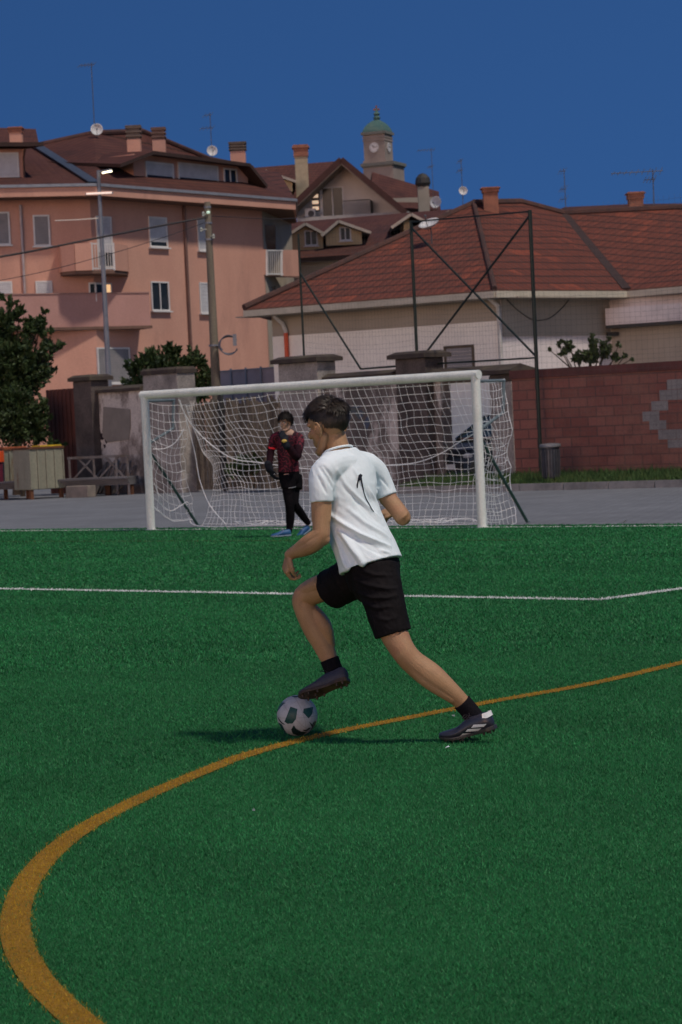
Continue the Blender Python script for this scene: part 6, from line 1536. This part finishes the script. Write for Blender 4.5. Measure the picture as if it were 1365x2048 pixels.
# socks and boots
mb = MB(); mb.tube([A(924, 1404, 10.915), A(938, 1420, 10.92), A(952, 1440, 10.93), A(958, 1452, 10.935)], [.0445, .043, .046, .047], 20, sub=3); obj_from(fuse(mb, .004, 2), "sock", m_sock, player)
mb = MB(); mb.tube([A(659, 1318, 11.405), A(666, 1336, 11.40), A(674, 1356, 11.40), A(678, 1368, 11.40)], [.0470, .045, .047, .047], 20, sub=3); obj_from(fuse(mb, .004, 2), "sock", m_sock, player)
m_boot = M("navy_boot_leather", (.022, .023, .036), .35, (.035, .034, .05), 14, fine=.15, fscale=120, spec=.5)
m_boot2 = M("dusty_navy_boot", (.040, .042, .062), .6, (.05, .048, .065), 14, fine=.2, fscale=120, spec=.3)
m_sole = M("dark_sole", (.028, .026, .028), .4, (.05, .045, .04), 12, spec=.5)
m_sole2 = M("worn_brown_sole", (.075, .050, .032), .5, (.035, .022, .017), 18, fine=.3, fscale=80)
m_stud = M("stud_plastic", (.06, .05, .045), .4); m_lace = M("dark_laces", (.02, .015, .02), .8); m_silver = M("silver_marking", (.85, .84, .84), .3, (.72, .70, .71), 30, spec=.6)
hd_ = V((-.87, .49, 0)).normalized(); pit = math.radians(15)
X1 = hd_ * math.cos(pit) - V((0, 0, 1)) * math.sin(pit); L1 = .284
ballpos = gnd(921, 1484.5); o1 = V((ballpos.x, ballpos.y, .018)) - X1 * (.178 * L1 / .27)
b1 = boot(o1, X1, V((hd_.x * math.sin(pit), hd_.y * math.sin(pit), math.cos(pit))) + V((0, -.10, 0)), L1, player, [m_boot, m_sole, m_stud, m_lace], heel_tab=m_silver)
b1["label"] = "planted boot with three silver side stripes"
pit = math.radians(19); h2 = V((-.90, .42, 0)).normalized(); X2 = h2 * math.cos(pit) - V((0, 0, 1)) * math.sin(pit); L2 = .272
o2 = A(602, 1399, 11.25) - X2 * (.262 * L2 / .27)
b2 = boot(o2, X2, V((0, 0, 1)) + V((.18, .42, 0)), L2, player, [m_boot2, m_sole2, M("brown_stud", (.05, .03, .02), .5), m_lace], bend=.1)
b2["label"] = "raised boot showing its worn brown sole"
# stripes on the planted boot
dg = bpy.context.evaluated_depsgraph_get(); dg.update(); em = bpy.data.meshes.new_from_object(b1.evaluated_get(dg)); bb_ = BVHTree.FromPolygons([b1.matrix_world @ v.co for v in em.vertices], [p.vertices[:] for p in em.polygons]); bpy.data.meshes.remove(em)
Z6 = lambda x, y: (860 + x / 9.1, 1370 + y / 9.1)
printed(bb_, [[Z6(x, y) for x, y in p] for p in ([(800, 722), (1035, 708), (985, 760), (750, 780)], [(690, 804), (935, 790), (880, 838), (648, 852)], [(600, 884), (830, 872), (770, 915), (548, 930)])], .0012, "side_stripes", m_silver, b1, .3)

# ------------------------------------------------------------------ the ball
BR = .0965
bc = gnd(597, 1474); bc = V((bc.x, bc.y, BR + .006))
m_ball = M("scuffed_white_ball", (.46, .46, .47), .45, (.38, .37, .38), 30, .45, .7, fine=.08, fscale=200, spec=.4)
mb = MB(); mb.ell(bc, BR, n=64, m=40); ball = mb.build("football", m_ball, None, smooth=True)
tag(ball, "scuffed white football with dark green patches under the player's raised boot", "football")
bbv = bvh_of(ball)
Z5 = lambda x, y: (530 + x / 2.844, 1290 + y / 2.844)
m_bg = M("dark_green_patch", (.012, .055, .052), .45, (.02, .08, .07), 30, fine=.2, fscale=200); m_bk = M("black_patch", (.008, .012, .016), .4, (.02, .05, .04), 60)
pg = printed(bbv, [[Z5(x, y) for x, y in p] for p in ([(146, 350), (186, 364), (178, 420), (158, 446), (128, 448), (112, 436), (122, 412)], [(222, 362), (276, 352), (270, 392), (250, 418), (218, 384)], [(78, 440), (98, 452), (112, 482), (122, 496), (100, 490), (82, 462)])], .0008, "green_patch", m_bg, ball, .4)
pk = printed(bbv, [[Z5(x, y) for x, y in p] for p in ([(150, 482), (166, 456), (176, 474), (206, 492), (242, 494), (216, 512), (190, 516), (160, 506)], [(252, 436), (272, 452), (282, 474), (270, 470)], [(150, 292), (190, 290), (205, 296), (170, 298)])], .0008, "black_patch", m_bk, ball, .4)
for ax, an in (((0, 0, 1), 2.3), ((1, 0, .3), 2.2), ((.2, 0, 1), -2.0)):
    R_ = Matrix.Rotation(an, 3, V(ax).normalized())
    for src in (pg, pk):
        o = src.copy(); o.data = src.data.copy(); COL.objects.link(o)
        for v in o.data.vertices: v.co = bc + R_ @ (v.co - bc)
mb = MB()
for k in range(5):
    R_ = Matrix.Rotation(k * .9, 3, V((.3, 1, k * .4)).normalized()); mb.tube([bc + R_ @ V((BR * 1.0005 * math.cos(a), BR * 1.0005 * math.sin(a), 0)) for a in np.linspace(0, 6.2832, 60)], .0007, 5, cap=False)
mb.build("seams", M("ball_seam", (.25, .25, .26), .7), ball)

# ------------------------------------------------------------------ the goalkeeper
K = lambda x, y, d=0: at(x, y, 31.9 + d)
m_skk = skin_mat("keeper_skin", (.45, .28, .20), (.40, .24, .165), (.42, .22, .16))
KB = MB()
KB.tube([K(573, 870, .1), K(574, 900, .1), K(577, 940, .1), K(580, 958, .1)], [.14, .125, .12, .12], 16, sides=[(.93, -.35, 0)] * 4, r2=[.09, .09, .09, .1], sub=3, dome=True)
KB.tube([K(574, 872, .1), K(572, 856, .08)], .052, 12, dome=True)
KB.tube([K(577, 955, .05), K(578, 985, .02), K(580, 1013, -.02), K(581, 1036, 0), K(579, 1060, 0)], [.085, .075, .055, .054, .034], 14, sub=3, dome=True)
KB.tube([K(588, 958, .15), K(588, 985, .12), K(590, 1008, .05), K(602, 1026, .15), K(616, 1045, .22)], [.085, .072, .053, .05, .034], 14, sub=3, dome=True)
KB.tube([K(549, 874, .12), K(543, 903, .12), K(539, 934, .02)], [.05, .04, .03], 12, sub=3, dome=True)
KB.tube([K(599, 876, .05), K(594, 914, -.12), K(570, 880, -.22)], [.05, .04, .03], 12, sub=3, dome=True)
KH = K(571, 845, .05); KR = rot_from((-.52, -.84, -.10), (0, 0, 1))
head_shapes(KB, KH, KR, .92)
keeper = obj_from(fuse(KB, .006, 3), "person", m_skk, None)
tag(keeper, "goalkeeper in maroon patterned top and black leggings standing before the goal, glove at mouth", "person")
for y in (-1, 1):
    mb = MB(); mb.ell(KH + KR @ V((.0722, .0285 * y, .004)), .0106, n=10, m=8); e = mb.build("eye", bpy.data.materials["eye_white"], keeper, smooth=True)
    mb = MB(); mb.ell(KH + KR @ V((.0795, .0285 * y, .004)), .0055, n=8, m=6); mb.build("iris", m_hair, e)
m_khair = M("black_curly_hair", (.010, .007, .007), .6, (.02, .014, .013), 40)
def reg_k(d): return d.z > .38 if d.x > .45 else (d.z > .0 if d.x > -.1 else d.z > -.6)
hair_mesh(KH, KR, .92, reg_k, lambda d: V((.5, d.y * .6, -.3)), lambda d: .05, 2200, 33, "hair", m_khair, keeper, rad=(.101, .080, .097), curl=.010, thick=.012, wid=.005)
mb = MB()
for y in (-1, 1): mb.tube([KH + KR @ V((.078, .044 * y, .022)), KH + KR @ V((.088, .028 * y, .027)), KH + KR @ V((.091, .011 * y, .024))], [.003, .005, .003], 6)
mb.build("eyebrows", m_khair, keeper)
def swirl_mat():
    m, nt, b = new_mat("maroon_swirl_cloth")
    co = N(nt, "TexCoord").outputs["Object"]
    n1 = noise_n(nt, co, 7.0, 2, .5)
    f = math_n(nt, 'ABSOLUTE', math_n(nt, 'SUBTRACT', math_n(nt, 'FRACT', math_n(nt, 'MULTIPLY', n1, 9.0)), .5))
    line = N(nt, "MapRange"); nt.links.new(f, line.inputs[0])
    for i, x in ((1, .10), (2, .20), (3, 1.0), (4, 0.0)): line.inputs[i].default_value = x
    nt.links.new(mixc(nt, line.outputs[0], (.028, .007, .013), (.15, .018, .032)), b.inputs["Base Color"]); b.inputs["Roughness"].default_value = .75; b.inputs["Specular IOR Level"].default_value = .2
    return m
m_sw = swirl_mat(); m_dm = M("dark_maroon_sleeve", (.016, .006, .010), .85, (.028, .008, .013), 6, spec=.1)
m_blk = M("black_leggings", (.005, .0045, .006), .85, (.008, .0065, .008), 8, spec=.06); m_glove = M("black_glove", (.008, .009, .015), .7, (.016, .018, .026), 10, spec=.15)
KT = MB()
KT.tube([K(578, 944, .1), K(577, 925, .1), K(575, 903, .1), K(574, 885, .1), K(574, 873, .1), K(573, 863, .1)], [.148, .142, .142, .155, .15, .065], 22, sides=[(.93, -.35, 0)] * 6, r2=[.115, .108, .108, .112, .10, .062], sub=3)
KT.tube([K(562, 872, .1), K(549, 876, .12), K(545, 890, .12), K(543, 900, .12)], [.07, .062, .056, .052], 14, sub=3)
KT.tube([K(586, 872, .08), K(599, 877, .05), K(599, 893, -.03), K(597, 900, -.07)], [.07, .066, .060, .058], 14, sub=3)
top = obj_from(fuse(KT, .006, 3), "training_top", m_sw, keeper)
for pts, rr in (([K(543, 897, .12), K(541, 912, .1), K(539, 936, .02)], [.054, .048, .040]), ([K(597, 897, -.06), K(594, 914, -.13), K(582, 900, -.2), K(571, 884, -.24)], [.059, .054, .050, .042])):
    mb = MB(); mb.tube(pts, rr, 14, sub=4, dome=True); mb.build("sleeve", m_dm, top, smooth=True)
mb = MB(); mb.tube([K(544.5, 894.5, .118), K(544, 898, .118)], [.0575, .0565], 16); mb.build("arm_band", M("bright_red_band", (.75, .02, .03), .6), top)
# gloves with fingers
def glove(w, d, n, ts, curls, size):
    g = MB(); hand(g, w, d, n, ts, curls, size, (.5, .4), .0125); g.tube([V(w) - V(d).normalized() * .05, V(w) + V(d).normalized() * .02], .045 * size, 14, dome=True); return obj_from(fuse(g, .006, 2), "glove", m_glove, keeper)
glove(K(539, 936, .02), (.30, -.1, -.95), (.8, .3, 0), 1, (.35, .5, .4), 1.18)
g2_ = glove(K(571, 885, -.25), (-.28, .05, .95), (-.2, .95, 0), -1, (.35, .6, .4), 1.12)
mb = MB(); mb.ell(K(569, 882, -.31), (.035, .012, .022), n=12, m=8); mb.build("wrist_badge", M("yellow_badge", (.62, .42, .10), .6), g2_)
# shorts over leggings
KS = MB(); KS.tube([K(578, 943, .1), K(580, 958, .1)], [.145, .15], 20, sides=[(.93, -.35, 0)] * 2, r2=[.112, .12], dome=True)
KS.tube([K(577, 952, .05), K(577, 966, .03), K(577.5, 977, .02)], [.112, .105, .10], 16, sub=2); KS.tube([K(588, 952, .15), K(590, 966, .13), K(590, 978, .11)], [.112, .105, .10], 16, sub=2)
ks = obj_from(fuse(KS, .006, 3), "shorts", m_blk, keeper)
mb = MB(); mb.tube([K(577.6, 976, -.085), K(585, 975.5, -.09), K(592, 973.5, -.03)], .006, 6); mb.build("hem_stripe", M("grey_stripe", (.22, .22, .24), .7), ks)
KL = MB()
KL.tube([K(577, 960, .05), K(578, 985, .02), K(580, 1013, -.02), K(581, 1036, 0), K(579, 1062, 0)], [.092, .083, .062, .060, .041], 16, sub=3, dome=True)
KL.tube([K(588, 960, .15), K(588, 985, .12), K(590, 1008, .05), K(602, 1026, .15), K(616, 1045, .22)], [.092, .080, .060, .056, .041], 16, sub=3, dome=True)
obj_from(fuse(KL, .006, 3), "leggings", m_blk, keeper)
m_blue = M("bright_blue_boot", (.018, .07, .19), .5, (.03, .11, .25), 20); m_bsole = M("pale_blue_sole", (.25, .32, .42), .5)
hk = V((-.93, -.36, 0)); kx = gnd(581, 1074); boot(V((kx.x, kx.y, .018)) - hk * .01, hk, (0, 0, 1), .285, keeper, [m_blue, m_bsole, m_bsole, M("white_laces", (.5, .55, .6), .7)], bend=.05)
p_ = K(621, 1056, .25); pit = .5; X3 = V((-.75, -.45, -.5)); boot(V((p_.x, p_.y, max(.03, p_.z - .02))), X3, (0, 0, 1), .285, keeper, [m_blue, m_bsole, m_bsole, bpy.data.materials["white_laces"]], bend=.3)
